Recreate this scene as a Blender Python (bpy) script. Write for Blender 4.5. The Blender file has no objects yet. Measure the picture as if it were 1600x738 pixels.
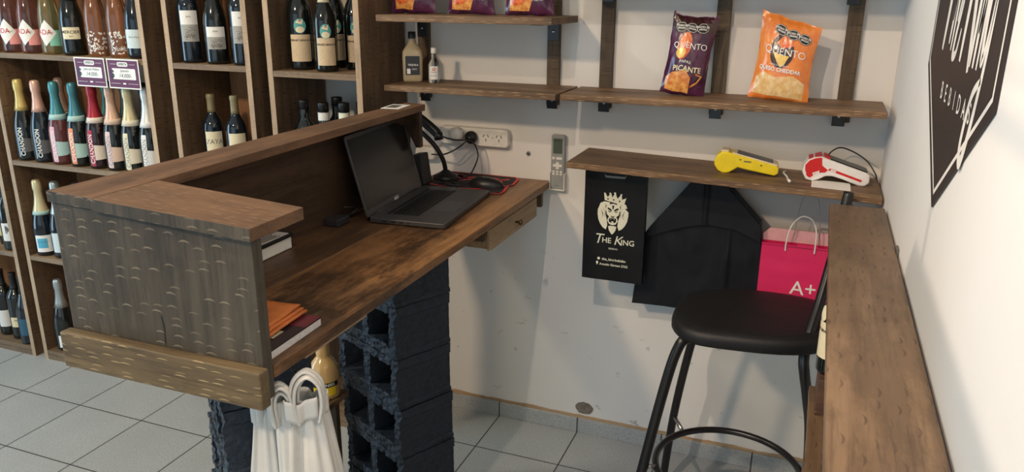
import bpy, bmesh, math, random
from mathutils import Vector, Matrix, Euler, noise as mnoise
random.seed(7)
PI = math.pi
scn = bpy.context.scene
COL = scn.collection

# ------------------------------------------------------------------ camera, world, light, exposure
cam_d = bpy.data.cameras.new('camera'); cam_d.sensor_width = 36; cam_d.lens = 27.58; cam_d.clip_start = 0.02
cam = bpy.data.objects.new('camera', cam_d); COL.objects.link(cam)
cam.location = (0, 0, 1.68); cam.rotation_euler = (math.radians(72.606), math.radians(-0.401), math.radians(21.244))
scn.camera = cam
scn.view_settings.view_transform = 'Standard'; scn.view_settings.look = 'None'
scn.view_settings.gamma = 1; scn.view_settings.use_curve_mapping = False
scn.view_settings.exposure = -0.48
wd = bpy.data.worlds.new('daylight_world'); scn.world = wd; wd.use_nodes = True
wd.node_tree.nodes['Background'].inputs[0].default_value = (0.72, 0.85, 1.0, 1)
wd.node_tree.nodes['Background'].inputs[1].default_value = 1.0

def area(name, loc, target, sx, sy, energy, color, spread=180):
    l = bpy.data.lights.new(name, 'AREA'); l.shape = 'RECTANGLE'; l.size = sx; l.size_y = sy
    l.energy = energy; l.color = color; l.spread = math.radians(spread)
    o = bpy.data.objects.new(name, l); COL.objects.link(o); o.location = loc
    o.rotation_euler = (Vector(target) - Vector(loc)).to_track_quat('-Z', 'Y').to_euler()
    return o
# daylight through the shop window in the front wall and through the open door on the left
area('window_daylight', (-1.9, -2.25, 1.5), (-1.9, 0, 1.3), 3.2, 2.0, 17, (0.50, 0.80, 1.0))
area('door_daylight', (-4.85, 0.55, 1.25), (-2, 1.0, 1.0), 1.2, 2.1, 66, (0.46, 0.76, 1.0))
# warm ceiling lamps, then an added lamp for the right wall
area('ceiling_lamp_warm', (-1.9, -0.75, 2.96), (-1.2, 1.8, 0.6), 0.24, 0.24, 88, (1.0, 0.73, 0.47))
area('ceiling_lamp_rack', (-2.85, 1.2, 2.96), (-2.6, 1.7, 0.0), 0.25, 0.25, 32, (1.0, 0.90, 0.66))
area('added_band_lamp', (-0.70, 0.20, 2.96), (0.21, 1.15, 1.35), 0.045, 0.045, 17, (1.0, 0.79, 0.62), 100)  # added lamp, unseen; throws the rail's shade band onto the right wall

# ------------------------------------------------------------------ node helpers
def new_mat(name):
    m = bpy.data.materials.new(name); m.use_nodes = True
    nt = m.node_tree; b = nt.nodes['Principled BSDF']
    return m, nt, b
def N(nt, t, **kw):
    n = nt.nodes.new(t)
    for k, v in kw.items():
        setattr(n, k, v)
    return n
def MATH(nt, op, a, b=None, clamp=False):
    n = nt.nodes.new('ShaderNodeMath'); n.operation = op; n.use_clamp = clamp
    for i, v in enumerate((a, b)):
        if v is None: continue
        if isinstance(v, (int, float)): n.inputs[i].default_value = v
        else: nt.links.new(v, n.inputs[i])
    return n.outputs[0]
def MIX(nt, fac, a, b, mode='MIX'):
    n = nt.nodes.new('ShaderNodeMix'); n.data_type = 'RGBA'; n.blend_type = mode
    for i, v in ((0, fac), (6, a), (7, b)):
        if isinstance(v, (int, float)): n.inputs[i].default_value = v
        elif isinstance(v, tuple): n.inputs[i].default_value = (*v[:3], 1)
        else: nt.links.new(v, n.inputs[i])
    return n.outputs[2]
def RAMP(nt, fac, stops):
    n = nt.nodes.new('ShaderNodeValToRGB'); nt.links.new(fac, n.inputs[0])
    e = n.color_ramp.elements
    while len(e) < len(stops): e.new(0.5)
    for el, (p, c) in zip(e, stops):
        el.position = p; el.color = (*c, 1) if isinstance(c, tuple) else (c, c, c, 1)
    return n.outputs[0]
def NOISE(nt, vec, scale, detail=4, rough=0.6):
    n = nt.nodes.new('ShaderNodeTexNoise'); n.inputs['Scale'].default_value = scale
    n.inputs['Detail'].default_value = detail; n.inputs['Roughness'].default_value = rough
    if vec is not None: nt.links.new(vec, n.inputs['Vector'])
    return n.outputs[0]
def SCALED(nt, sc, loc=(0, 0, 0), src=None):
    if src is None: src = nt.nodes.new('ShaderNodeTexCoord').outputs['Object']
    m = nt.nodes.new('ShaderNodeMapping'); m.inputs['Scale'].default_value = sc; m.inputs['Location'].default_value = loc
    nt.links.new(src, m.inputs['Vector']); return m.outputs[0]
def BUMP(nt, b, h, strength, dist):
    n = nt.nodes.new('ShaderNodeBump'); n.inputs['Strength'].default_value = strength; n.inputs['Distance'].default_value = dist
    nt.links.new(h, n.inputs['Height']); nt.links.new(n.outputs[0], b.inputs['Normal'])

def plain(name, col, rough=0.5, metal=0.0, spec=0.5, noise_amt=0.06, nscale=40, coat=0.0, trans=0.0, bump=0.0, ior=1.45):
    m, nt, b = new_mat(name)
    v = SCALED(nt, (1, 1, 1)); f = NOISE(nt, v, nscale, 3)
    lo = tuple(max(0, c * (1 - noise_amt)) for c in col); hi = tuple(min(1, c * (1 + noise_amt)) for c in col)
    nt.links.new(RAMP(nt, f, [(0.3, lo), (0.7, hi)]), b.inputs['Base Color'])
    b.inputs['Roughness'].default_value = rough; b.inputs['Metallic'].default_value = metal
    b.inputs['Specular IOR Level'].default_value = spec; b.inputs['Coat Weight'].default_value = coat
    b.inputs['Transmission Weight'].default_value = trans; b.inputs['IOR'].default_value = ior
    if bump: BUMP(nt, b, f, bump, 0.004)
    return m

def wood(name, light, dark, mark, grain='x', dash='x', rough=0.55, marks=0.8, cell=(0.045, 0.016), seed=0.0, curve=0.5, dens=0.62, knots=0.5, nrm=None, stain=0.25):
    """sawn plank: streaked grain along one axis and short arc-shaped saw marks along another"""
    m, nt, b = new_mat(name)
    ax = 'xyz'
    tc = nt.nodes.new('ShaderNodeTexCoord').outputs['Object']
    gs = [26, 26, 26]; gs[ax.index(grain)] = 1.6
    v = SCALED(nt, gs, (seed, seed * 2, seed * 3), tc)
    g1 = NOISE(nt, v, 1.0, 8, 0.68)
    gs2 = [5, 5, 5]; gs2[ax.index(grain)] = 0.9
    g2 = NOISE(nt, SCALED(nt, gs2, (seed * 5, 1, seed), tc), 1.0, 5, 0.6)
    g3 = NOISE(nt, SCALED(nt, (1, 1, 1), (seed, 0, 0), tc), 3.2, 5, 0.7)
    mid = tuple((a + c) / 2 for a, c in zip(light, dark))
    c1 = RAMP(nt, g1, [(0.36, dark), (0.5, mid), (0.64, light)])
    c2 = MIX(nt, RAMP(nt, g2, [(0.40, 0.0), (0.58, 1.0)]), MIX(nt, 0.7, c1, tuple(x * 0.85 for x in dark)), c1)
    fine = [160, 160, 160]; fine[ax.index(grain)] = 9
    g4 = NOISE(nt, SCALED(nt, fine, (seed, 2, 3), tc), 1.0, 3, 0.6)
    c2 = MIX(nt, MATH(nt, 'MULTIPLY', RAMP(nt, g4, [(0.52, 0.0), (0.68, 1.0)]), 0.55), c2, tuple(x * 0.55 for x in dark))
    c2 = MIX(nt, MATH(nt, 'MULTIPLY', RAMP(nt, g3, [(0.4, 0.0), (0.68, 1.0)]), 0.4), c2, light)
    # dark worn stains stretched along the grain
    ss = [7, 7, 7]; ss[ax.index(grain)] = 2.2
    g5 = NOISE(nt, SCALED(nt, ss, (seed * 3, 8, seed), tc), 1.0, 7, 0.72)
    c2 = MIX(nt, MATH(nt, 'MULTIPLY', RAMP(nt, g5, [(0.50, 0.0), (0.60, 1.0)]), stain), c2, tuple(x * 0.5 for x in dark))
    # dark knots
    kn = nt.nodes.new('ShaderNodeTexVoronoi'); kn.inputs['Scale'].default_value = 1.0
    ks = [3.5, 3.5, 3.5]; ks[ax.index(grain)] = 2.0
    nt.links.new(SCALED(nt, ks, (seed * 7, 3, 2), tc), kn.inputs['Vector'])
    kf = RAMP(nt, MATH(nt, 'ADD', kn.outputs['Distance'], MATH(nt, 'MULTIPLY', g3, 0.08)), [(0.07, 1.0), (0.13, 0.0)])
    c2 = MIX(nt, MATH(nt, 'MULTIPLY', kf, knots), c2, tuple(x * 0.4 for x in dark))
    # saw marks, only on the faces whose normal runs along nrm
    if nrm is None: nrm = [k for k in 'yzx' if k != dash][0]
    oth = [k for k in ax if k not in (dash, nrm)][0]
    st = nt.nodes.new('ShaderNodeSeparateXYZ'); nt.links.new(tc, st.inputs[0])
    cb = nt.nodes.new('ShaderNodeCombineXYZ')
    nt.links.new(MATH(nt, 'DIVIDE', MATH(nt, 'ADD', st.outputs[ax.index(dash)], seed), cell[0]), cb.inputs[0])
    nt.links.new(MATH(nt, 'DIVIDE', MATH(nt, 'ADD', st.outputs[ax.index(oth)], seed), cell[1]), cb.inputs[1])
    vo = nt.nodes.new('ShaderNodeTexVoronoi'); vo.voronoi_dimensions = '2D'; vo.inputs['Scale'].default_value = 1.0; vo.inputs['Randomness'].default_value = 0.7
    nt.links.new(cb.outputs[0], vo.inputs['Vector'])
    sub = nt.nodes.new('ShaderNodeVectorMath'); sub.operation = 'SUBTRACT'
    nt.links.new(cb.outputs[0], sub.inputs[0]); nt.links.new(vo.outputs['Position'], sub.inputs[1])
    se = nt.nodes.new('ShaderNodeSeparateXYZ'); nt.links.new(sub.outputs[0], se.inputs[0])
    dx = MATH(nt, 'DIVIDE', se.outputs[0], 0.36); dx2 = MATH(nt, 'MULTIPLY', dx, dx)
    dy = MATH(nt, 'DIVIDE', MATH(nt, 'ADD', se.outputs[1], MATH(nt, 'MULTIPLY', dx2, 0.2 * curve)), 0.10)
    q = MATH(nt, 'ADD', dx2, MATH(nt, 'MULTIPLY', dy, dy))
    mk = RAMP(nt, q, [(0.25, 1.0), (1.0, 0.0)])
    sel = nt.nodes.new('ShaderNodeSeparateColor'); nt.links.new(vo.outputs['Color'], sel.inputs[0])
    mk = MATH(nt, 'MULTIPLY', mk, MATH(nt, 'LESS_THAN', sel.outputs[0], dens))
    mk = MATH(nt, 'MULTIPLY', mk, MATH(nt, 'ADD', 0.35, MATH(nt, 'MULTIPLY', sel.outputs[1], 0.65)))
    no = nt.nodes.new('ShaderNodeSeparateXYZ'); nt.links.new(nt.nodes.new('ShaderNodeTexCoord').outputs['Normal'], no.inputs[0])
    mk = MATH(nt, 'MULTIPLY', mk, MATH(nt, 'GREATER_THAN', MATH(nt, 'ABSOLUTE', no.outputs[ax.index(nrm)]), 0.6))
    col = MIX(nt, MATH(nt, 'MULTIPLY', mk, marks), c2, mark)
    nt.links.new(col, b.inputs['Base Color'])
    b.inputs['Roughness'].default_value = rough
    b.inputs['Specular IOR Level'].default_value = 0.35
    BUMP(nt, b, MATH(nt, 'SUBTRACT', g1, MATH(nt, 'MULTIPLY', mk, 0.6)), 0.5, 0.002)
    return m

# ------------------------------------------------------------------ mesh helpers
class MB:
    def __init__(s): s.v = []; s.f = []; s.sm = []
    def add(s, vs, fs, smooth=False):
        n = len(s.v); s.v += [tuple(p) for p in vs]
        s.f += [tuple(i + n for i in f) for f in fs]; s.sm += [smooth] * len(fs); return s
    def box(s, x0, x1, y0, y1, z0, z1, M=None):
        vs = [Vector((x, y, z)) for z in (z0, z1) for y in (y0, y1) for x in (x0, x1)]
        if M is not None: vs = [M @ p for p in vs]
        return s.add(vs, [(0, 2, 3, 1), (4, 5, 7, 6), (0, 1, 5, 4), (2, 6, 7, 3), (0, 4, 6, 2), (1, 3, 7, 5)])
    def hexa(s, bot, top):
        """eight corners: bottom four (counter-clockwise from above) then top four"""
        return s.add(list(bot) + list(top), [(3, 2, 1, 0), (4, 5, 6, 7), (0, 1, 5, 4), (1, 2, 6, 5), (2, 3, 7, 6), (3, 0, 4, 7)])
    def lathe(s, prof, seg=28, c=(0, 0, 0), M=None, smooth=True):
        vs = []; fs = []; n = len(prof)
        for r, z in prof:
            for k in range(seg):
                a = 2 * PI * k / seg; p = Vector((c[0] + max(r, 1e-5) * math.cos(a), c[1] + max(r, 1e-5) * math.sin(a), c[2] + z))
                vs.append(M @ p if M is not None else p)
        for i in range(n - 1):
            for k in range(seg):
                k2 = (k + 1) % seg; fs.append((i * seg + k, i * seg + k2, (i + 1) * seg + k2, (i + 1) * seg + k))
        fs.append(tuple(range(seg - 1, -1, -1))); fs.append(tuple((n - 1) * seg + k for k in range(seg)))
        return s.add(vs, fs, smooth)
    def tube(s, pts, r, seg=12, closed=False, rs=None, flat=1.0):
        pts = [Vector(p) for p in pts]; n = len(pts); vs = []; fs = []
        up = None
        for i, p in enumerate(pts):
            a = pts[(i - 1) % n] if (closed or i > 0) else p
            c = pts[(i + 1) % n] if (closed or i < n - 1) else p
            t = (c - a).normalized()
            if up is None:
                up = Vector((0, 0, 1)) if abs(t.z) < 0.9 else Vector((1, 0, 0))
            sd = t.cross(up).normalized(); up = sd.cross(t).normalized()
            rr = rs[i] if rs else r
            for k in range(seg):
                an = 2 * PI * k / seg; vs.append(p + sd * math.cos(an) * rr + up * math.sin(an) * rr * flat)
        m = n if closed else n - 1
        for i in range(m):
            for k in range(seg):
                k2 = (k + 1) % seg; j = (i + 1) % n
                fs.append((i * seg + k, i * seg + k2, j * seg + k2, j * seg + k))
        if not closed:
            fs.append(tuple(range(seg - 1, -1, -1))); fs.append(tuple((n - 1) * seg + k for k in range(seg)))
        return s.add(vs, fs, True)
    def prism(s, poly, d0, d1, fn):
        """poly in 2D; fn(u, v, d) gives the 3D point"""
        n = len(poly)
        vs = [fn(u, v, d0) for u, v in poly] + [fn(u, v, d1) for u, v in poly]
        fs = [tuple(range(n - 1, -1, -1)), tuple(range(n, 2 * n))] + [(i, (i + 1) % n, n + (i + 1) % n, n + i) for i in range(n)]
        return s.add(vs, fs)
    def grid(s, nu, nv, fn, smooth=True):
        vs = [fn(i / nu, j / nv) for j in range(nv + 1) for i in range(nu + 1)]
        fs = [(j * (nu + 1) + i, j * (nu + 1) + i + 1, (j + 1) * (nu + 1) + i + 1, (j + 1) * (nu + 1) + i) for j in range(nv) for i in range(nu)]
        return s.add(vs, fs, smooth)
    def build(s, name, mat, parent=None, world=False, bevel=0.0, seg=2, fix=True, sub=0, solid=0.0):
        me = bpy.data.meshes.new(name); me.from_pydata(s.v, [], s.f); 
        me.polygons.foreach_set('use_smooth', s.sm)
        if fix:
            bm = bmesh.new(); bm.from_mesh(me); bmesh.ops.recalc_face_normals(bm, faces=bm.faces); bm.to_mesh(me); bm.free()
        me.update(); me.materials.append(mat)
        o = bpy.data.objects.new(name, me); COL.objects.link(o)
        if parent is not None:
            o.parent = parent
            if world: o.matrix_parent_inverse = chain(parent).inverted()
        if solid: md = o.modifiers.new('solid', 'SOLIDIFY'); md.thickness = solid; md.offset = 0
        if bevel: md = o.modifiers.new('bevel', 'BEVEL'); md.width = bevel; md.segments = seg; md.limit_method = 'ANGLE'
        if sub: md = o.modifiers.new('sub', 'SUBSURF'); md.levels = sub; md.render_levels = sub
        return o
def chain(o):
    m = o.matrix_parent_inverse @ Matrix.LocRotScale(o.location, o.rotation_euler, o.scale) if o.parent else Matrix.LocRotScale(o.location, o.rotation_euler, o.scale)
    return chain(o.parent) @ m if o.parent else m
def tag(o, label=None, cat=None, group=None, kind=None):
    if label: o['label'] = label
    if cat: o['category'] = cat
    if group: o['group'] = group
    if kind: o['kind'] = kind
    return o
def thing(name, label, cat, loc=(0, 0, 0), rot=(0, 0, 0), group=None):
    o = bpy.data.objects.new(name, None); COL.objects.link(o); o.location = loc; o.rotation_euler = rot; o.empty_display_size = 0.05
    return tag(o, label, cat, group)
def struct(name, mb, mat, **kw): return tag(mb.build(name, mat, **kw), kind='structure')
def smoothpath(pts, n=8, closed=False):
    P = [Vector(p) for p in pts]; out = []; m = len(P)
    for i in range(m if closed else m - 1):
        if closed: p0, p1, p2, p3 = P[i - 1], P[i], P[(i + 1) % m], P[(i + 2) % m]
        else: p0, p1, p2, p3 = P[max(i - 1, 0)], P[i], P[i + 1], P[min(i + 2, m - 1)]
        for k in range(n):
            t = k / n
            out.append(0.5 * ((2 * p1) + (p2 - p0) * t + (2 * p0 - 5 * p1 + 4 * p2 - p3) * t * t + (3 * p1 - p0 - 3 * p2 + p3) * t ** 3))
    if not closed: out.append(P[-1])
    return out

# flat marks and writing laid on a surface
_tc = {}
def text2d(s, size=1.0, shear=0.0, bold=0.0, align='CENTER'):
    key = (s, shear, bold, align)
    if key not in _tc:
        cu = bpy.data.curves.new('t', 'FONT'); cu.body = s; cu.align_x = align; cu.align_y = 'CENTER'; cu.shear = shear; cu.offset = bold
        cu.resolution_u = 3; cu.fill_mode = 'FRONT' if hasattr(cu, 'fill_mode') else 'FRONT'
        o = bpy.data.objects.new('t', cu); me = bpy.data.meshes.new_from_object(o)
        _tc[key] = ([(v.co.x, v.co.y) for v in me.vertices], [tuple(p.vertices) for p in me.polygons])
        bpy.data.objects.remove(o); bpy.data.curves.remove(cu); bpy.data.meshes.remove(me)
    v, f = _tc[key]
    return [(x * size, y * size) for x, y in v], f
def shape2d(poly, step=None):
    bm = bmesh.new(); vs = [bm.verts.new((x, y, 0)) for x, y in poly]; bm.faces.new(vs)
    if step:
        for ax in (0, 1):
            lo = min(p[ax] for p in poly); hi = max(p[ax] for p in poly); k = lo + step
            while k < hi:
                co = [0, 0, 0]; co[ax] = k; no = [0, 0, 0]; no[ax] = 1
                bmesh.ops.bisect_plane(bm, geom=bm.verts[:] + bm.edges[:] + bm.faces[:], plane_co=co, plane_no=no); k += step
    bmesh.ops.triangulate(bm, faces=bm.faces)
    bm.verts.index_update()
    r = [(v.co.x, v.co.y) for v in bm.verts], [tuple(v.index for v in f.verts) for f in bm.faces]
    bm.free(); return r
def rrect(w, h, r=0.0, cx=0, cy=0, n=4):
    if r <= 0: return [(cx - w / 2, cy - h / 2), (cx + w / 2, cy - h / 2), (cx + w / 2, cy + h / 2), (cx - w / 2, cy + h / 2)]
    out = []
    for sx, sy, a0 in ((1, 1, 0), (-1, 1, 90), (-1, -1, 180), (1, -1, 270)):
        for k in range(n + 1):
            a = math.radians(a0 + 90 * k / n); out.append((cx + sx * (w / 2 - r) + r * math.cos(a), cy + sy * (h / 2 - r) + r * math.sin(a)))
    return out
def ellipse(w, h, cx=0, cy=0, n=24): return [(cx + w / 2 * math.cos(2 * PI * k / n), cy + h / 2 * math.sin(2 * PI * k / n)) for k in range(n)]
def decal(name, items, fn, mat, parent, world=False):
    """items: list of (verts2d, faces, dx, dy, rot); fn(u, v) -> 3D point on the surface"""
    mb = MB()
    for it in items:
        (vs, fs), dx, dy = it[0], it[1], it[2]; r = it[3] if len(it) > 3 else 0
        c, s_ = math.cos(r), math.sin(r)
        mb.add([fn(x * c - y * s_ + dx, x * s_ + y * c + dy) for x, y in vs], fs)
    return mb.build(name, mat, parent, world=world, fix=False)

# ------------------------------------------------------------------ materials
M = {}
def wall_mat(name, base, dirt):
    m, nt, b = new_mat(name)
    tc = nt.nodes.new('ShaderNodeTexCoord').outputs['Object']
    n1 = NOISE(nt, tc, 1.6, 4); c = MIX(nt, RAMP(nt, n1, [(0.3, 0.0), (0.7, 1.0)]), base, tuple(x * 0.94 for x in base))
    n2 = NOISE(nt, SCALED(nt, (14, 14, 22), (0, 0, 0), tc), 1.0, 3, 0.5); sc = RAMP(nt, n2, [(0.68, 0.0), (0.76, 1.0)])
    # scuffs only near the floor
    se = nt.nodes.new('ShaderNodeSeparateXYZ'); nt.links.new(tc, se.inputs[0])
    low = MATH(nt, 'SUBTRACT', 1.0, MATH(nt, 'MULTIPLY', se.outputs[2], 1.15), True)
    c = MIX(nt, MATH(nt, 'MULTIPLY', MATH(nt, 'MULTIPLY', sc, low), dirt), c, (0.2, 0.19, 0.17))
    nt.links.new(c, b.inputs['Base Color']); b.inputs['Roughness'].default_value = 0.7; b.inputs['Specular IOR Level'].default_value = 0.25
    BUMP(nt, b, NOISE(nt, tc, 9, 6, 0.7), 0.25, 0.004)
    return m
M['wall'] = wall_mat('white wall paint', (0.80, 0.78, 0.74), 0.8)
M['wallR'] = wall_mat('white wall paint smooth', (0.84, 0.84, 0.83), 0.0)
M['ceil'] = plain('ceiling paint', (0.8, 0.8, 0.78), 0.8, nscale=2)

def tile_mat(name, pitch, ox, oy):
    m, nt, b = new_mat(name)
    tc = nt.nodes.new('ShaderNodeTexCoord').outputs['Object']
    se = nt.nodes.new('ShaderNodeSeparateXYZ'); nt.links.new(tc, se.inputs[0])
    def edge(o, off):
        f = MATH(nt, 'FRACT', MATH(nt, 'DIVIDE', MATH(nt, 'SUBTRACT', o, off - 40 * pitch), pitch))
        return MATH(nt, 'MINIMUM', f, MATH(nt, 'SUBTRACT', 1.0, f))
    e = MATH(nt, 'MINIMUM', edge(se.outputs[0], ox), edge(se.outputs[1], oy))
    g = MATH(nt, 'LESS_THAN', e, 0.0075)
    n1 = NOISE(nt, tc, 150, 3, 0.7); n2 = NOISE(nt, tc, 2.5, 4)
    c = RAMP(nt, n1, [(0.3, (0.31, 0.325, 0.325)), (0.5, (0.44, 0.455, 0.45)), (0.7, (0.54, 0.55, 0.535))])
    c = MIX(nt, RAMP(nt, n2, [(0.35, 0.0), (0.65, 0.35)]), c, (0.32, 0.33, 0.33))
    wn = nt.nodes.new('ShaderNodeTexWhiteNoise'); wn.noise_dimensions = '2D'
    fl = nt.nodes.new('ShaderNodeVectorMath'); fl.operation = 'FLOOR'
    nt.links.new(SCALED(nt, (1 / pitch, 1 / pitch, 0), (-ox / pitch, -oy / pitch, 0), tc), fl.inputs[0]); nt.links.new(fl.outputs[0], wn.inputs['Vector'])
    c = MIX(nt, MATH(nt, 'MULTIPLY', wn.outputs['Value'], 0.22), c, (0.27, 0.28, 0.29))
    nt.links.new(MIX(nt, g, c, (0.05, 0.048, 0.045)), b.inputs['Base Color'])
    b.inputs['Roughness'].default_value = 0.42; b.inputs['Specular IOR Level'].default_value = 0.5
    BUMP(nt, b, MATH(nt, 'SUBTRACT', MATH(nt, 'MULTIPLY', n1, 0.15), g), 0.4, 0.002)
    return m
M['floor'] = tile_mat('speckled grey floor tiles', 0.334, -0.745, 2.419)
M['skirt'] = tile_mat('speckled grey skirting tiles', 0.334, -0.745, 0.111)

M['rack_v'] = wood('rack side boards', (0.246, 0.151, 0.084), (0.102, 0.061, 0.036), (0.020, 0.012, 0.007), 'z', 'y', cell=(0.05, 0.020), marks=0.75, seed=1.3, nrm='x', curve=0.1)
M['rack_edge'] = wood('rack sawn front edges', (0.58, 0.42, 0.27), (0.38, 0.26, 0.165), (0.22, 0.14, 0.09), 'z', 'x', cell=(0.03, 0.02), marks=0.25, seed=5, knots=0.2, nrm='y')
M['rack_h'] = wood('rack shelf boards', (0.340, 0.234, 0.139), (0.160, 0.104, 0.062), (0.500, 0.374, 0.229), 'x', 'x', cell=(0.03, 0.009), marks=0.5, seed=2.1, nrm='y')
M['rack_back'] = wood('rack back board', (0.50, 0.26, 0.12), (0.26, 0.12, 0.055), (0.2, 0.1, 0.05), 'z', 'x', marks=0.1, seed=8, nrm='y')
M['ledge'] = wood('counter ledge boards', (0.253, 0.138, 0.074), (0.099, 0.053, 0.032), (0.340, 0.218, 0.124), 'y', 'y', cell=(0.04, 0.02), marks=0.25, seed=3.3, nrm='z', stain=0.45)
M['ledge_x'] = wood('counter ledge end board', (0.270, 0.151, 0.081), (0.119, 0.066, 0.038), (0.459, 0.322, 0.191), 'x', 'x', cell=(0.035, 0.014), marks=0.5, seed=4.1, nrm='z')
M['panel'] = wood('grey counter end panel', (0.110, 0.095, 0.071), (0.040, 0.034, 0.026), (0.32, 0.27, 0.19), 'z', 'x', rough=0.5, cell=(0.040, 0.021), marks=0.6, seed=6.2, stain=0.5, dens=0.6, nrm='y', curve=1.0)
M['kick'] = wood('olive kick board', (0.20, 0.145, 0.075), (0.085, 0.062, 0.036), (0.55, 0.43, 0.22), 'x', 'x', rough=0.5, cell=(0.044, 0.014), marks=0.75, seed=7.7, stain=0.4, dens=0.7, nrm='y', curve=0.6)
M['board'] = wood('dark counter back board', (0.084, 0.048, 0.027), (0.034, 0.020, 0.013), (0.110, 0.073, 0.043), 'y', 'y', marks=0.15, seed=9.1, nrm='x', stain=0.5)
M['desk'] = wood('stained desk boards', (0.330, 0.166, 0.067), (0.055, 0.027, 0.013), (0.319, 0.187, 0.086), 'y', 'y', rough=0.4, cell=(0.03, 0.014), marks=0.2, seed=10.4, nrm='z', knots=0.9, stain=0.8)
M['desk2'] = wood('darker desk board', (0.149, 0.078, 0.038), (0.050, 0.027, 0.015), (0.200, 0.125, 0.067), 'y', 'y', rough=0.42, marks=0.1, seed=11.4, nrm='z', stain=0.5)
M['pine'] = wood('bare pine drawer', (0.419, 0.291, 0.167), (0.260, 0.172, 0.095), (0.249, 0.156, 0.086), 'y', 'y', marks=0.05, seed=12.4, nrm='x')
M['shelf'] = wood('wall shelf boards', (0.297, 0.178, 0.095), (0.092, 0.054, 0.031), (0.619, 0.416, 0.220), 'x', 'x', cell=(0.045, 0.0075), marks=0.85, seed=13.8, stain=0.45, nrm='y', dens=0.7)
M['batten'] = wood('wall batten wood', (0.160, 0.110, 0.063), (0.060, 0.040, 0.025), (0.020, 0.013, 0.009), 'z', 'x', cell=(0.06, 0.014), marks=0.75, seed=14.2, nrm='y', curve=0.1)
M['bar'] = wood('side bar boards', (0.249, 0.162, 0.095), (0.119, 0.073, 0.043), (0.055, 0.031, 0.019), 'y', 'y', rough=0.42, cell=(0.050, 0.024), marks=0.7, seed=15.6, stain=0.45, dens=0.62, curve=1.0, nrm='z')
M['steel_black'] = plain('black painted steel', (0.012, 0.012, 0.013), 0.28, 0.0, 0.6)
M['chrome'] = plain('worn steel', (0.5, 0.5, 0.5), 0.3, 1.0)
M['white_p'] = plain('white plastic', (0.78, 0.76, 0.70), 0.35)
M['grey_p'] = plain('grey plastic', (0.30, 0.31, 0.30), 0.4)
M['black_p'] = plain('black plastic', (0.012, 0.012, 0.013), 0.35)
M['black_m'] = plain('matte black plastic', (0.02, 0.02, 0.022), 0.6)
M['lap'] = plain('dark grey laptop casing', (0.062, 0.060, 0.062), 0.4, 0.3)
M['screen'] = plain('switched off screen', (0.012, 0.011, 0.011), 0.22, spec=0.35)
M['key'] = plain('black keys', (0.007, 0.007, 0.008), 0.5)
M['lcd'] = plain('grey green display', (0.075, 0.10, 0.075), 0.3)
M['red'] = plain('red print', (0.55, 0.02, 0.015), 0.5)
M['white'] = plain('white print', (0.85, 0.84, 0.8), 0.5, noise_amt=0.02)
M['cream'] = plain('cream print', (0.8, 0.72, 0.5), 0.5)
M['black'] = plain('black print', (0.012, 0.012, 0.012), 0.45)
M['ink'] = plain('dark grey print', (0.12, 0.11, 0.10), 0.6)

# ------------------------------------------------------------------ the room
WY = 2.675; RX = 0.21
struct('floor', MB().box(-5.0, 0.4, -2.4, 2.9, -0.08, 0.0), M['floor'])
struct('ceiling', MB().box(-5.0, 0.4, -2.4, 2.9, 3.0, 3.08), M['ceil'])
struct('wall_back', MB().box(-5.0, 0.33, WY, 2.79, 0.0, 3.0), M['wall'])
struct('wall_right', MB().box(RX, 0.33, -2.4, WY, 0.0, 3.0), M['wallR'])
struct('wall_left', MB().box(-5.0, -4.9, -2.4, -0.15, 0, 3).box(-5.0, -4.9, 1.25, WY, 0, 3).box(-5.0, -4.9, -0.15, 1.25, 2.35, 3), M['wall'])
struct('wall_front', MB().box(-4.9, -3.6, -2.4, -2.3, 0, 3).box(-0.2, RX, -2.4, -2.3, 0, 3).box(-3.6, -0.2, -2.4, -2.3, 0, 0.45).box(-3.6, -0.2, -2.4, -2.3, 2.55, 3), M['wall'])
struct('baseboard_back', MB().box(-1.46, RX, 2.662, WY, 0.0, 0.062), M['skirt'], bevel=0.002)
M['plaster'] = wood('crumbling plaster line', (0.6, 0.42, 0.25), (0.42, 0.27, 0.15), (0.3, 0.17, 0.09), 'x', 'x', seed=2, marks=0.3)
mb = MB(); xs = [-1.46 + i * 0.02 for i in range(84)]
poly_t = [(x, 0.0735 + 0.006 * mnoise.noise(Vector((x * 9, 0, 0))) + 0.003 * mnoise.noise(Vector((x * 40, 3, 0)))) for x in xs if x < RX]
mb.prism([(poly_t[0][0], 0.062)] + [(poly_t[-1][0], 0.062)] + poly_t[::-1], WY, WY - 0.004, lambda u, v, d: (u, d, v))
struct('trim_1', mb, M['plaster'])
# broken patch of plaster low on the wall
mb = MB(); pp = []
for k in range(26):
    a = 2 * PI * k / 26; r = 1 + 0.18 * mnoise.noise(Vector((math.cos(a) * 2, math.sin(a) * 2, 4)))
    pp.append((-0.722 + 0.036 * r * math.cos(a), 0.107 + 0.026 * r * math.sin(a)))
mb.prism(pp, WY, WY - 0.002, lambda u, v, d: (u, d, v))
tag(mb.build('plaster_patch', plain('bare grey plaster', (0.2, 0.17, 0.14), 0.9, noise_amt=0.3)), 'patch of bare grey plaster low on the back wall above the skirting', 'wall damage')
t = thing('wall_plug', 'small dark wall plug in the back wall left of the remote control', 'wall plug', (-0.97, WY, 1.108))
MB().lathe([(0.009, 0), (0.009, 0.003), (0.004, 0.0035)], 16, M=Matrix.Rotation(PI / 2, 4, 'X')).build('plug', M['grey_p'], t)
MB().lathe([(0.0042, 0.0035), (0.0042, 0.0042)], 12, M=Matrix.Rotation(PI / 2, 4, 'X')).build('hole', M['black'], t)

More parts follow.
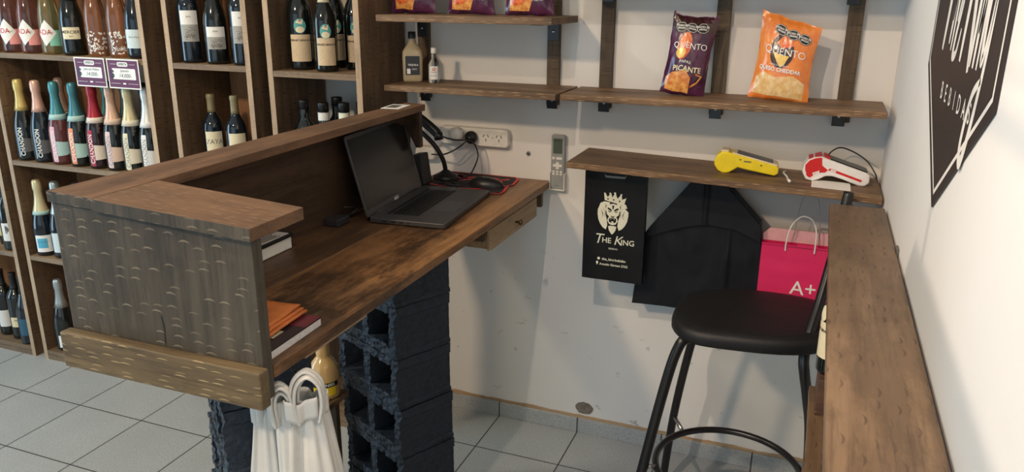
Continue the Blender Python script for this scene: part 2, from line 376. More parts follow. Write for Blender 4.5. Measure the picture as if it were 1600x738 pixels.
# ------------------------------------------------------------------ wine racks
RY = 2.348
def rack(name, label, x0, x1, shelves, back=True, plinth=True, side_dark=True):
    t = thing(name, label, 'wine rack', ((x0 + x1) / 2, 2.5, 0), group='wooden wine racks')
    for a, c in ((x0, x0 + 0.022), (x1 - 0.022, x1)):
        s = MB().box(a, c, RY + 0.0015, 2.66, 0, 2.3).build('side_panel', M['rack_v'], t, world=True)
        e = MB().box(a, c, RY, RY + 0.0015, 0, 2.3).build('front_edge', M['rack_edge'], s, world=True)
        e['label'] = 'pale sawn front edge'
    for z in shelves:
        MB().box(x0 + 0.0225, x1 - 0.0225, RY + 0.001, 2.652, z - 0.021, z).build('shelf', M['rack_h'], t, world=True, bevel=0.001)
    if plinth:
        MB().box(x0 + 0.0225, x1 - 0.0225, RY + 0.001, RY + 0.02, 0, 0.024).build('plinth', M['rack_h'], t, world=True)
    if back:
        MB().box(x0 + 0.0225, x1 - 0.0225, 2.653, 2.66, 0.0, 2.3).build('back_panel', M['rack_back'], t, world=True)
    return t
rack('wine_rack', 'tall wooden wine rack at the far left edge with dark bottles low down', -3.95, -3.332, (0.046, 0.517, 0.957, 1.417, 1.88))
rack('wine_rack', 'wide wooden wine rack holding the sparkling wine bottles and two price cards', -3.272, -2.408, (0.046, 0.517, 0.957, 1.417, 1.88))
rack('wine_rack', 'narrow wooden wine rack holding three white-labelled wines above two more bottles', -2.306, -1.924, (0.046, 0.517, 0.957, 1.410, 1.86))
rack('wine_rack', 'narrow wooden wine rack nearest the wall shelves holding large dark amaro bottles', -1.850, -1.462, (0.046, 0.517, 0.957, 1.400, 1.86), back=False)

# ------------------------------------------------------------------ bottles
PROF = {
 'champagne': [(0.036, 0), (0.0445, 0.005), (0.0465, 0.02), (0.0465, 0.125), (0.0445, 0.15), (0.039, 0.178), (0.031, 0.206), (0.0235, 0.235), (0.0188, 0.262), (0.0165, 0.295), (0.0188, 0.303), (0.0195, 0.315), (0.0188, 0.334), (0.016, 0.344), (0.010, 0.347)],
 'bordeaux': [(0.034, 0), (0.0405, 0.004), (0.0415, 0.012), (0.0415, 0.2), (0.0395, 0.216), (0.033, 0.232), (0.022, 0.247), (0.0165, 0.26), (0.0148, 0.275), (0.0145, 0.312), (0.0158, 0.315), (0.0158, 0.328), (0.0145, 0.331)],
 'burgundy': [(0.036, 0), (0.043, 0.004), (0.044, 0.012), (0.044, 0.145), (0.042, 0.165), (0.036, 0.195), (0.027, 0.225), (0.0195, 0.25), (0.0155, 0.275), (0.0145, 0.31), (0.0158, 0.313), (0.0158, 0.328), (0.0145, 0.331)],
 'amaro': [(0.036, 0), (0.0435, 0.004), (0.0445, 0.012), (0.0445, 0.185), (0.0415, 0.21), (0.034, 0.235), (0.024, 0.258), (0.0185, 0.275), (0.0185, 0.295), (0.0165, 0.31), (0.015, 0.335), (0.017, 0.338), (0.017, 0.36), (0.0155, 0.363)],
 'rose': [(0.035, 0), (0.0415, 0.004), (0.0425, 0.014), (0.0425, 0.14), (0.0405, 0.165), (0.034, 0.2), (0.0245, 0.235), (0.018, 0.265), (0.0155, 0.3), (0.015, 0.335), (0.016, 0.338), (0.016, 0.35), (0.0145, 0.352)],
 'jar': [(0.036, 0), (0.0435, 0.004), (0.0445, 0.012), (0.0445, 0.20), (0.0415, 0.225), (0.032, 0.25), (0.022, 0.265), (0.0195, 0.275), (0.0195, 0.335), (0.0185, 0.338)],
 'cream_liqueur': [(0.037, 0), (0.0455, 0.006), (0.047, 0.016), (0.047, 0.078), (0.044, 0.098), (0.036, 0.118), (0.024, 0.133), (0.0195, 0.139), (0.0215, 0.146), (0.021, 0.152), (0.0205, 0.19), (0.018, 0.225), (0.018, 0.25), (0.019, 0.251), (0.019, 0.27), (0.0175, 0.272)],
}
def glass(name, col, trans=0.0, rough=0.06): return plain(name, col, rough, spec=0.6, noise_amt=0.02, coat=0.3, trans=trans)
G = dict(black=glass('black bottle glass', (0.006, 0.008, 0.007)), blue=glass('blue black bottle glass', (0.006, 0.010, 0.016)),
         red=glass('dark red wine glass', (0.016, 0.005, 0.006)), rosew=glass('deep rose wine glass', (0.11, 0.03, 0.028)), pink=glass('rose wine clear glass', (0.74, 0.38, 0.34), 0.95),
         greenc=glass('pale green clear glass', (0.62, 0.62, 0.30), 0.9), peach=glass('peach wine clear glass', (0.80, 0.50, 0.32), 0.95),
         yellow=glass('creamy yellow liqueur', (0.62, 0.42, 0.18), 0, 0.15), amber=glass('clear glass with pale tequila', (0.80, 0.66, 0.42), 0.55), clear=glass('clear rum glass', (0.92, 0.97, 0.96), 1.0))
_pc = {}
def col(name, c, rough=0.5, metal=0.0):
    if name not in _pc: _pc[name] = plain(name, c, rough, metal, noise_amt=0.04)
    return _pc[name]
def rad(prof, z):
    for (r0, z0), (r1, z1) in zip(prof, prof[1:]):
        if z <= z1: return r0 + (r1 - r0) * max(0, (z - z0)) / max(1e-6, z1 - z0)
    return prof[-1][0]
def cyl(prof, a0, eps=0.0005, flat=None):
    R = 0.044
    def fn(u, v):
        r = rad(prof, v) + eps; a = math.radians(a0) + u / R
        return (r * math.cos(a), r * math.sin(a), v)
    return fn
def sub_profile(prof, z0, z1, grow=0.0007):
    zs = sorted({z0, z1} | {z for _, z in prof if z0 < z < z1})
    return [(rad(prof, z) + grow, z) for z in zs]
def bottle(name, label, loc, kind, gl, group=None, foil=None, foil_z=0.22, band=None, marks=(), cat='bottle', scale=1.0, rz=0, cap=None):
    """marks: (mat, items, angle, part name)"""
    prof = [(r * scale, z * scale) for r, z in PROF[kind]]
    t = thing(name, label, cat, loc, (0, 0, rz), group)
    MB().lathe(prof, 32).build('glass_body', gl, t)
    top = prof[-1][1]
    if foil:
        fp = sub_profile(prof, foil_z * scale, top); fp.append((0.004, top + 0.0012))
        MB().lathe(fp, 28).build('foil', foil, t)
    if cap:
        fp = sub_profile(prof, cap[1] * scale, top, 0.0016); fp.append((0.004, top + 0.002))
        MB().lathe(fp, 24).build('cap', cap[0], t)
    if band:
        MB().lathe(sub_profile(prof, band[1] * scale, band[2] * scale, 0.0011), 28).build('neck_band', band[0], t)
    lv = 0
    for mat, items, ang, nm in marks:
        lv += 1
        decal(nm, items, cyl(prof, ang, 0.0006 + 0.00035 * lv), mat, t)
    return t
def S(poly): return shape2d(poly, 0.008)
def T(s, size, **k): return text2d(s, size, **k)

# top row of the sparkling rack
zt = 1.417
diamond = [(-0.042, 0), (-0.004, 0.052), (0.034, 0.0), (-0.012, -0.052)]
for i, (x, gl, sq, ttl, what) in enumerate([(-3.185, 'pink', (0.85, 0.35, 0.33), 'IDA', 'clear pink wine bottle with white diamond label, leftmost of the top row'),
                                (-3.075, 'pink', (0.85, 0.35, 0.33), 'ADA', 'clear pink wine bottle with white diamond label, second from the left in the top row'),
                                (-2.955, 'greenc', (0.25, 0.62, 0.48), 'ADA', 'pale green wine bottle with white diamond label and mint square')]):
    bottle('wine_bottle', what, (x, 2.405, zt), 'rose', G[gl], 'diamond-labelled bottles in the top row', marks=[
        (col('label square %d' % i, sq), [(S(rrect(0.05, 0.062)), 0.018, 0.065)], -45, 'back_label'),
        (M['white'], [(S(diamond), 0, 0.085)], -60, 'label'),
        (col('red letters', (0.6, 0.05, 0.06)), [(T(ttl, 0.028, bold=0.01), -0.012, 0.088)], -60, 'lettering'),
        (M['ink'], [(T('BRUT', 0.008), 0.012, 0.086)], -60, 'small_print')])
bottle('sparkling_wine_bottle', 'black sparkling wine bottle with a cream MERCIER label in the top row', (-2.83, 2.40, zt), 'champagne', G['black'], foil=M['black'], foil_z=0.21, marks=[
    (M['cream'], [(S(rrect(0.062, 0.046, 0.003)), 0, 0.088)], -50, 'label'),
    (M['black'], [(T('MERCIER', 0.0165, bold=0.012), -0.002, 0.092), (T('BRUT', 0.006), 0, 0.076)], -50, 'lettering')])
for i, (x, which) in enumerate([(-2.705, 'peach-coloured wine bottle with white floral label beside the black MERCIER bottle'), (-2.59, 'peach-coloured wine bottle with white floral label above the right price card')]):
    fl = []
    rr = random.Random(i + 3)
    for k in range(60):
        r = rr.uniform(0.0025, 0.006)
        fl.append((shape2d(ellipse(r * 2, r * 1.2, 0, 0, 8)), rr.uniform(-0.036, 0.036), 0.055 + rr.uniform(-0.042, 0.042) , rr.uniform(0, 3)))
    bottle('wine_bottle', which, (x, 2.405, zt), 'rose', G['peach'], 'floral wine bottles in the top row', foil=col('pale foil', (0.62, 0.62, 0.66), 0.35, 0.5), foil_z=0.255, marks=[
        (M['white'], fl, -50, 'floral_label'), (M['white'], [(T('Julia', 0.026, shear=0.4), 0.0, 0.035)], -50, 'lettering')])
bottle('sparkling_wine_bottle', 'dark blue bottle with pale label at the right end of the top row', (-2.488, 2.40, zt), 'champagne', G['blue'], foil=col('navy foil', (0.02, 0.03, 0.05), 0.3), marks=[
    (col('pale blue label', (0.62, 0.72, 0.74)), [(S(rrect(0.075, 0.07, 0.003)), 0, 0.075)], -60, 'label'),
    (M['ink'], [(T('Brut Nature', 0.009), 0, 0.082)], -60, 'lettering')])
# chandon row
zr = 0.957
rows = [(-3.2, 'black', 'gold foil', (0.62, 0.46, 0.16), (0.10, 0.10, 0.10), None, 'dark sparkling wine bottle with gold foil, far left of the CHANDON row'),
        (-3.098, 'blue', 'rose gold foil', (0.72, 0.42, 0.32), (0.10, 0.10, 0.11), None, 'dark sparkling wine bottle with rose gold foil and grey label'),
        (-2.992, 'rosew', 'teal foil light', (0.07, 0.25, 0.28), (0.42, 0.62, 0.60), (0.74, 0.42, 0.50), 'rose sparkling wine bottle with teal foil and pink strip'),
        (-2.886, 'black', 'teal foil', (0.06, 0.21, 0.25), (0.42, 0.62, 0.58), (0.78, 0.28, 0.14), 'dark sparkling wine bottle with teal foil and orange strip'),
        (-2.780, 'red', 'red foil', (0.36, 0.025, 0.04), (0.78, 0.68, 0.58), (0.38, 0.03, 0.06), 'dark sparkling wine bottle with red foil and cream label'),
        (-2.683, 'black', 'peach foil', (0.72, 0.46, 0.33), (0.74, 0.54, 0.42), (0.74, 0.56, 0.54), 'dark sparkling wine bottle with peach foil and peach label'),
        (-2.588, 'black', 'straw foil', (0.68, 0.58, 0.34), (0.76, 0.70, 0.55), (0.74, 0.70, 0.50), 'dark sparkling wine bottle with straw yellow foil and cream label'),
        (-2.492, 'black', 'white foil', (0.76, 0.76, 0.72), (0.78, 0.78, 0.76), (0.8, 0.8, 0.78), 'sparkling wine bottle with white foil, far right of the CHANDON row')]
lab = [(-0.036, -0.032), (0.000, -0.028), (0.014, -0.014), (0.034, 0.016), (0.034, 0.023), (-0.036, 0.032)]
for i, (x, gl, fn_, fc, lc, strip, what) in enumerate(rows):
    mk = [(col('label of ' + fn_, lc), [(S(lab), 0.006, 0.07)], -30, 'label')]
    if strip: mk.append((col('strip of ' + fn_, strip), [(S(rrect(0.022, 0.15, 0.004)), 0, 0.088)], -82, 'side_strip'))
    mk.append((M['white'] if i < 5 else col('grey letters', (0.36, 0.33, 0.33)), [(T('CHANDON', 0.0235, bold=0.02), 0.0 if strip else 0.004, 0.085, PI / 2)], -80 if strip else -70, 'lettering'))
    mk.append((M['ink'] if i > 1 else M['cream'], [(shape2d(rrect(0.003, 0.016)), 0.018, 0.072)], -30, 'small_print'))
    bottle('sparkling_wine_bottle', what, (x, 2.40, zr), 'champagne', G[gl], 'CHANDON sparkling wine bottles', foil=col(fn_, fc, 0.32, 0.35), foil_z=0.215 if i < 2 else 0.2,
           band=(col('label of ' + fn_, lc), 0.19, 0.212) if i > 1 else None, marks=mk)
for x, fc, what in [(-3.10, (0.5, 0.32, 0.24), 'rose gold topped bottle standing in the second rank behind the CHANDON row'), (-2.83, (0.05, 0.16, 0.13), 'dark green topped bottle behind the red-foiled bottle'),
                    (-2.725, (0.03, 0.05, 0.045), 'black topped bottle standing behind the peach-foiled bottle'), (-2.62, (0.04, 0.05, 0.05), 'dark topped bottle standing behind the straw-foiled bottle')]:
    bottle('sparkling_wine_bottle', what, (x, 2.515, zr), 'champagne', G['black'], foil=col('foil ' + what[:9], fc, 0.35, 0.3), foil_z=0.2, band=(M['grey_p'], 0.19, 0.2))
# below: white-topped bottles, small red-labelled one, the bottles of the far-left rack
bottle('sparkling_wine_bottle', 'dark blue bottle with cream foil and a white label bearing a blue square', (-3.2, 2.405, 0.517), 'champagne', G['blue'], foil=col('straw foil', (0.68, 0.58, 0.34)), foil_z=0.2, band=(col('mint', (0.4, 0.6, 0.55)), 0.19, 0.206),
       marks=[(M['white'], [(S(rrect(0.07, 0.078, 0.003)), 0, 0.06)], -48, 'label'), (col('sky blue print', (0.10, 0.45, 0.65)), [(S(rrect(0.04, 0.045)), -0.008, 0.062)], -48, 'blue_square'), (M['ink'], [(T('EXTRA BRUT', 0.007), -0.006, 0.068)], -48, 'lettering')])
bottle('sparkling_wine_bottle', 'dark bottle with silver foil half hidden by the counter end panel', (-3.098, 2.41, 0.517), 'champagne', G['blue'], foil=col('silver foil', (0.4, 0.44, 0.44), 0.3, 0.6), foil_z=0.2,
       marks=[(col('pale blue label', (0.62, 0.72, 0.74)), [(S(rrect(0.06, 0.09, 0.003)), 0, 0.075)], -60, 'label')])
bottle('sparkling_wine_bottle', 'dark-topped bottle just peeking over the counter ledge corner', (-2.99, 2.43, 0.517), 'champagne', G['black'], foil=col('dark foil', (0.05, 0.035, 0.03)), foil_z=0.2)
bottle('sparkling_wine_bottle', 'black bottle with silver foil and a small white and red label on the lowest shelf', (-3.185, 2.41, 0.046), 'champagne', G['black'], foil=col('silver foil', (0.4, 0.44, 0.44), 0.3, 0.6), foil_z=0.21,
       marks=[(M['white'], [(S(rrect(0.056, 0.06)), 0, 0.05)], -45, 'label'), (col('red letters', (0.6, 0.05, 0.06)), [(S(rrect(0.036, 0.036)), 0.004, 0.044)], -45, 'red_square')])
for x, y, z, kind, lc, ttl, what in [(-3.50, 2.45, 0.517, 'bordeaux', (0.6, 0.5, 0.2), '', 'dark wine bottle at the left picture edge behind the M-labelled bottle'),
                                (-3.408, 2.40, 0.517, 'bordeaux', (0.74, 0.74, 0.70), 'M', 'dark wine bottle with a tall white label bearing a black letter'),
                                (-3.595, 2.43, 0.046, 'bordeaux', (0.72, 0.70, 0.66), '', 'dark wine bottle with white patterned label low at the left edge'),
                                (-3.497, 2.42, 0.046, 'bordeaux', (0.74, 0.62, 0.40), 'Reserva', 'dark wine bottle with a cream label, middle of the lowest left shelf'),
                                (-3.406, 2.395, 0.046, 'burgundy', (0.03, 0.10, 0.16), '', 'blue black wine bottle with a dark blue label beside the rack panel')]:
    mk = [(col('lab' + what[:24] + str(z), lc), [(S(rrect(0.07, 0.085 if ttl != 'Reserva' else 0.05, 0.002)), 0, 0.09)], -50, 'label')]
    if ttl: mk.append((M['ink'], [(T(ttl, 0.05 if len(ttl) == 1 else 0.01, bold=0.02), 0, 0.1)], -50, 'lettering'))
    bottle('wine_bottle', what, (x, y, z), kind, G['blue'] if 'blue' in what else G['black'], 'bottles of the far-left rack', foil=M['black'], foil_z=0.25, marks=mk)
# rack A
def landscape(w, h, dv):
    rr = random.Random(5); it = []
    for k in range(24): it.append((shape2d(ellipse(rr.uniform(0.006, 0.018), 0.0012, 0, 0, 8)), rr.uniform(-w / 2 + .01, w / 2 - .01), dv + rr.uniform(-h / 2, h / 2)))
    for k in range(7): it.append((shape2d(rrect(0.0022, rr.uniform(0.01, 0.02))), -0.014 + 0.005 * k, dv - 0.01, rr.uniform(-.3, .3)))
    return it
for x, kind, what in [(-2.232, 'bordeaux', 'dark wine bottle with a tall landscape label, left of three on the middle rack shelf'),
                (-2.113, 'burgundy', 'sloping-shouldered wine bottle with a landscape label, middle of three on the rack shelf'),
                (-1.994, 'bordeaux', 'dark wine bottle with a tall landscape label, right of three against the rack side')]:
    h = 0.112 if kind == 'bordeaux' else 0.08; zc = 0.135 if kind == 'bordeaux' else 0.095
    bottle('wine_bottle', what, (x, 2.405, 1.410), kind, G['blue'] if kind == 'bordeaux' else G['black'], 'landscape-labelled wines', foil=M['black'], foil_z=0.25, marks=[
        (M['white'], [(S(rrect(0.068, h, 0.002)), 0, zc)], -52, 'label'),
        (col('grey landscape', (0.38, 0.37, 0.34)), [(S(rrect(0.068, h * 0.55)), 0, zc - h * 0.225)], -52, 'landscape'),
        (M['ink'], landscape(0.06, h * 0.4, zc - h * 0.22) + [(T('SEPIA', 0.008), 0, zc + h * 0.3)], -52, 'lettering')])
for x, ttl, what in [(-2.205, 'ZAYA', 'wine bottle with olive foil and a cream AYA label behind the counter ledge'), (-2.092, '', 'wine bottle with olive foil and plain cream label, right one behind the ledge')]:
    mk = [(M['cream'], [(S(rrect(0.07, 0.12, 0.002)), 0, 0.13)], -50, 'label')]
    if ttl: mk.append((M['ink'], [(T(ttl, 0.026), 0.0, 0.15)], -50, 'lettering'))
    bottle('wine_bottle', what, (x, 2.44, 0.957), 'bordeaux', G['blue'], 'olive-topped wines behind the ledge', foil=col('olive foil', (0.28, 0.24, 0.13), 0.4, 0.2), foil_z=0.262, marks=mk)
# rack B: amaro bottles
for x, y, z0, sc, what in [(-1.765, 2.44, 1.4, 1.0, 'large dark amaro bottle with eagle medallion, front left of its rack shelf'), (-1.702, 2.57, 1.4, 0.96, 'dark amaro bottle standing behind the two front amaro bottles'),
                   (-1.642, 2.415, 1.4, 0.9, 'smaller dark amaro bottle with eagle medallion, front right of its rack shelf'), (-1.59, 2.53, 1.4, 0.96, 'dark amaro bottle half hidden behind the rack side')]:
    a = -55
    bottle('amaro_bottle', what, (x, y, z0), 'amaro', G['black'], 'amaro bottles in the rack', foil=M['black'], foil_z=0.33, band=(M['cream'], 0.262, 0.3), scale=sc, marks=[
        (col('aged cream label', (0.68, 0.52, 0.33)), [(S(rrect(0.074, 0.094, 0.003)), 0, 0.078 * sc)], a, 'label'),
        (col('teal medallion', (0.10, 0.38, 0.36)), [(S(ellipse(0.042, 0.05)), 0, 0.155 * sc)], a, 'medallion'),
        (M['cream'], [(S(ellipse(0.03, 0.022)), 0, 0.142 * sc), (S([(-.015, .0), (-.004, .012), (0, .004), (.012, .014), (.008, -.006)]), 0, 0.166 * sc)], a, 'globe'),
        (M['black'], [(T('FERNET-BRANCA', 0.0095, bold=0.01), 0, 0.105 * sc)] + [(shape2d(rrect(0.05 - 0.008 * (k % 3), 0.0009)), 0, (0.093 - 0.0075 * k) * sc) for k in range(7)], a, 'lettering'),
        (col('red letters', (0.6, 0.05, 0.06)), [(T('Eagle', 0.006, shear=0.3), 0, 0.172 * sc)], a, 'red_print')])
for x, y, z, lc, what in [(-1.76, 2.42, 0.0, None, 'tall black-capped bottle, leftmost of the dark caps above the ledge'), (-1.695, 2.54, 0.0, None, 'black-capped bottle standing behind the white-banded one'), (-1.682, 2.43, -0.02, (0.7, 0.72, 0.7), 'black-capped bottle with a white neck band above the ledge'),
                      (-1.60, 2.44, -0.012, (0.7, 0.72, 0.6), 'black-capped bottle with a white neck band nearest the rack side'), (-1.59, 2.545, -0.035, (0.1, 0.25, 0.15), 'green-banded black-capped bottle behind the rack side'), ]:
    bottle('amaro_bottle', what, (x, y, 0.957), 'jar', G['black'], 'capped bottles behind the ledge', scale=0.99 + z, cap=(M['black_p'], 0.305), band=(col('neck band ' + what[:14] + str(x), lc), 0.272, 0.302) if lc else None)

# ------------------------------------------------------------------ wall shelves
def hexbox(x0, x1, y0, y1, zl0, zl1, zr0, zr1):
    return MB().hexa([(x0, y0, zl0), (x1, y0, zr0), (x1, y1, zr0), (x0, y1, zl0)], [(x0, y0, zl1), (x1, y0, zr1), (x1, y1, zr1), (x0, y1, zl1)])
def bracket(parent, x, z_shelf, drop=0.062, reach=0.18):
    b = MB().box(x - 0.019, x + 0.019, 2.646, 2.652, z_shelf - drop, z_shelf).box(x - 0.019, x + 0.019, 2.652 - reach, 2.646, z_shelf - 0.005, z_shelf).build('bracket', M['steel_black'], parent, world=True, bevel=0.001)
    b['label'] = 'black steel angle bracket'
    Mx = Matrix.Translation((x, 2.646, z_shelf - 0.032)) @ Matrix.Rotation(PI / 2, 4, 'X')
    MB().lathe([(0.0055, 0), (0.0052, 0.002), (0.002, 0.003)], 12, M=Mx).build('screw', M['chrome'], b, world=True)
def wall_shelf(label, x0, x1, y0, z, t, xs, br=True, zr=None, back=2.6535):
    zr = z if zr is None else zr
    r = thing('wall_shelf', label, 'shelf', ((x0 + x1) / 2, 2.66, z - t))
    hexbox(x0, x1, y0, back, z - t, z, zr - t, zr).build('board', M['shelf'], r, world=True, bevel=0.002)
    for x in xs: bracket(r, x, z - t - 0.0005)
    return r
wall_shelf('lower left wall shelf carrying the tequila bottle and the small clear bottle', -1.41, -0.784, 2.405, 1.364, 0.02, (-1.375, -0.875))
wall_shelf('long lower wall shelf carrying the purple and orange snack bags', -0.772, 0.185, 2.415, 1.364, 0.02, (-0.687, -0.31, 0.066))
wall_shelf('upper left wall shelf with three purple snack bags', -1.41, -0.79, 2.37, 1.600, 0.022, (-1.382, -0.875))
wall_shelf('upper right wall shelf above the frame, only its black brackets showing', -0.772, 0.185, 2.43, 1.728, 0.02, (-0.687, 0.066))
wall_shelf('low wall shelf holding the two card terminals with bags hung below', -0.742, 0.204, 2.405, 1.148, 0.02, (), zr=1.121, back=2.674)
for x, what in [(-1.382, 'narrow wooden wall batten beside the wine rack'), (-0.877, 'narrow wooden wall batten under the upper shelf end'), (-0.687, 'narrow wooden wall batten left of the purple snack bag'), (-0.31, 'narrow wooden wall batten between the two snack bags'), (0.077, 'narrow wooden wall batten nearest the right corner')]:
    tag(MB().box(x - 0.022, x + 0.022, 2.654, WY - 0.0003, 1.293, 2.2).build('wall_batten', M['batten'], bevel=0.001), what, 'batten', 'wooden battens on the back wall')

# ------------------------------------------------------------------ the counter
ct = thing('counter', 'L-shaped rustic wooden sales counter with raised ledge and desktop', 'counter', (-1.1, 1.8, 0.955))
MB().hexa([(-1.347, 1.03, 1.289), (-1.232, 1.03, 1.285), (-1.243, 2.39, 1.287), (-1.322, 2.40, 1.287)], [(-1.347, 1.03, 1.311), (-1.232, 1.03, 1.307), (-1.243, 2.39, 1.309), (-1.322, 2.40, 1.309)]).build('ledge_board', M['ledge'], ct, world=True, bevel=0.0015)
MB().hexa([(-1.231, 1.026, 1.284), (-0.866, 1.018, 1.270), (-0.866, 1.168, 1.270), (-1.231, 1.19, 1.284)], [(-1.231, 1.026, 1.307), (-0.866, 1.018, 1.294), (-0.866, 1.168, 1.294), (-1.231, 1.19, 1.307)]).build('ledge_board', M['ledge_x'], ct, world=True, bevel=0.0015)['label'] = 'short ledge board over the end panel'
MB().hexa([(-1.345, 1.062, 0.986), (-1.322, 1.062, 0.986), (-1.310, 2.39, 0.986), (-1.333, 2.39, 0.986)], [(-1.345, 1.062, 1.2865), (-1.322, 1.062, 1.2865), (-1.300, 2.39, 1.2865), (-1.323, 2.39, 1.2865)]).build('back_board', M['board'], ct, world=True)
MB().hexa([(-1.345, 1.035, 0.955), (-0.88, 1.035, 0.955), (-0.88, 1.0615, 0.955), (-1.345, 1.0615, 0.955)], [(-1.345, 1.035, 1.2875), (-0.88, 1.035, 1.2695), (-0.88, 1.0615, 1.2695), (-1.345, 1.0615, 1.2875)]).build('end_panel', M['panel'], ct, world=True, bevel=0.002)['label'] = 'grey brown end panel with saw marks'
MB().hexa([(-1.3465, 1.0285, 1.2895), (-1.2325, 1.0285, 1.2855), (-1.2325, 1.0298, 1.2855), (-1.3465, 1.0298, 1.2895)], [(-1.3465, 1.0285, 1.3105), (-1.2325, 1.0285, 1.3065), (-1.2325, 1.0298, 1.3065), (-1.3465, 1.0298, 1.3105)]).build('front_edge', M['panel'], ct, world=True)['label'] = 'grey weathered front edge of the ledge'
MB().hexa([(-1.2305, 1.0245, 1.2845), (-0.8665, 1.0165, 1.2705), (-0.8665, 1.0178, 1.2705), (-1.2305, 1.0258, 1.2845)], [(-1.2305, 1.0245, 1.3065), (-0.8665, 1.0165, 1.2935), (-0.8665, 1.0178, 1.2935), (-1.2305, 1.0258, 1.3065)]).build('front_edge', M['panel'], ct, world=True)['label'] = 'grey weathered front edge of the short ledge board'
MB().box(-1.352, -0.868, 1.008, 1.0345, 0.951, 1.027).build('kick_board', M['kick'], ct, world=True, bevel=0.004, seg=3)['label'] = 'olive brown board along the foot of the end panel'
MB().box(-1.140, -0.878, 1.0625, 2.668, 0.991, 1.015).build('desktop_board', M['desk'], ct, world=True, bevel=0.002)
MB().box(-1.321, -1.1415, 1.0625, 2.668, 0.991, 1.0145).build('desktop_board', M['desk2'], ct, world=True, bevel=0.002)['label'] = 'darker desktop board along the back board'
MB().prism([(-1.30, 1.2855), (-1.246, 1.2855), (-1.246, 1.165), (-1.262, 1.165), (-1.30, 1.235)], 2.35, 2.372, lambda u, v, d: (u, d, v)).build('gusset', M['board'], ct, world=True, bevel=0.001)
dr = MB().box(-1.13, -0.893, 2.105, 2.115, 0.921, 0.972).box(-1.13, -0.893, 2.505, 2.515, 0.921, 0.972).box(-1.13, -1.12, 2.115, 2.505, 0.921, 0.972).box(-1.12, -0.893, 2.115, 2.505, 0.921, 0.928).build('drawer', M['pine'], ct, world=True)
MB().box(-0.893, -0.881, 2.098, 2.522, 0.918, 0.986).build('drawer_front', M['pine'], dr, world=True, bevel=0.002)
MB().box(-1.13, -0.90, 2.088, 2.103, 0.948, 0.9905).build('drawer_runner', M['batten'], ct, world=True)
MB().box(-1.13, -0.90, 2.524, 2.538, 0.948, 0.9905).build('drawer_runner', M['batten'], ct, world=True)
MB().lathe([(0.004, 0), (0.0035, 0.010), (0.009, 0.014), (0.010, 0.019), (0.006, 0.023)], 16, M=Matrix.Translation((-0.881, 2.315, 0.953)) @ Matrix.Rotation(PI / 2, 4, 'Y')).build('knob', plain('aged brass', (0.12, 0.08, 0.04), 0.4, 0.8), dr, world=True)
MB().box(-0.905, -0.885, 2.58, 2.60, 0.935, 0.9905).build('support_block', M['batten'], ct, world=True, bevel=0.001)
MB().box(-0.8995, -0.8885, 1.17, 1.40, 0.9795, 0.9903).build('edge_batten', M['rack_edge'], ct, world=True)['label'] = 'pale batten under the desktop edge'
MB().tube(smoothpath([(-0.894, 1.135, 0.9905), (-0.894, 1.135, 0.972), (-0.886, 1.135, 0.966), (-0.878, 1.135, 0.972)], 4), 0.003, 8).build('hook', M['steel_black'], ct, world=True)

# hollow blocks, painted black, two stacks
def block_mat():
    m, nt, b = new_mat('black painted concrete')
    tc = nt.nodes.new('ShaderNodeTexCoord').outputs['Object']
    n = NOISE(nt, tc, 60, 6, 0.7); n2 = NOISE(nt, SCALED(nt, (9, 9, 30), (0, 0, 0), tc), 1.0, 4)
    c = RAMP(nt, n, [(0.35, (0.007, 0.012, 0.020)), (0.75, (0.026, 0.046, 0.078))])
    c = MIX(nt, RAMP(nt, n2, [(0.70, 0.0), (0.78, 0.6)]), c, (0.13, 0.12, 0.105))
    nt.links.new(c, b.inputs['Base Color']); b.inputs['Roughness'].default_value = 0.5; b.inputs['Specular IOR Level'].default_value = 0.5
    BUMP(nt, b, n, 0.7, 0.006); return m
M['block'] = block_mat()
tex = bpy.data.textures.new('rough', 'CLOUDS'); tex.noise_scale = 0.02; tex.noise_depth = 2
tex2 = bpy.data.textures.new('wavy', 'CLOUDS'); tex2.noise_scale = 0.07; tex2.noise_depth = 1
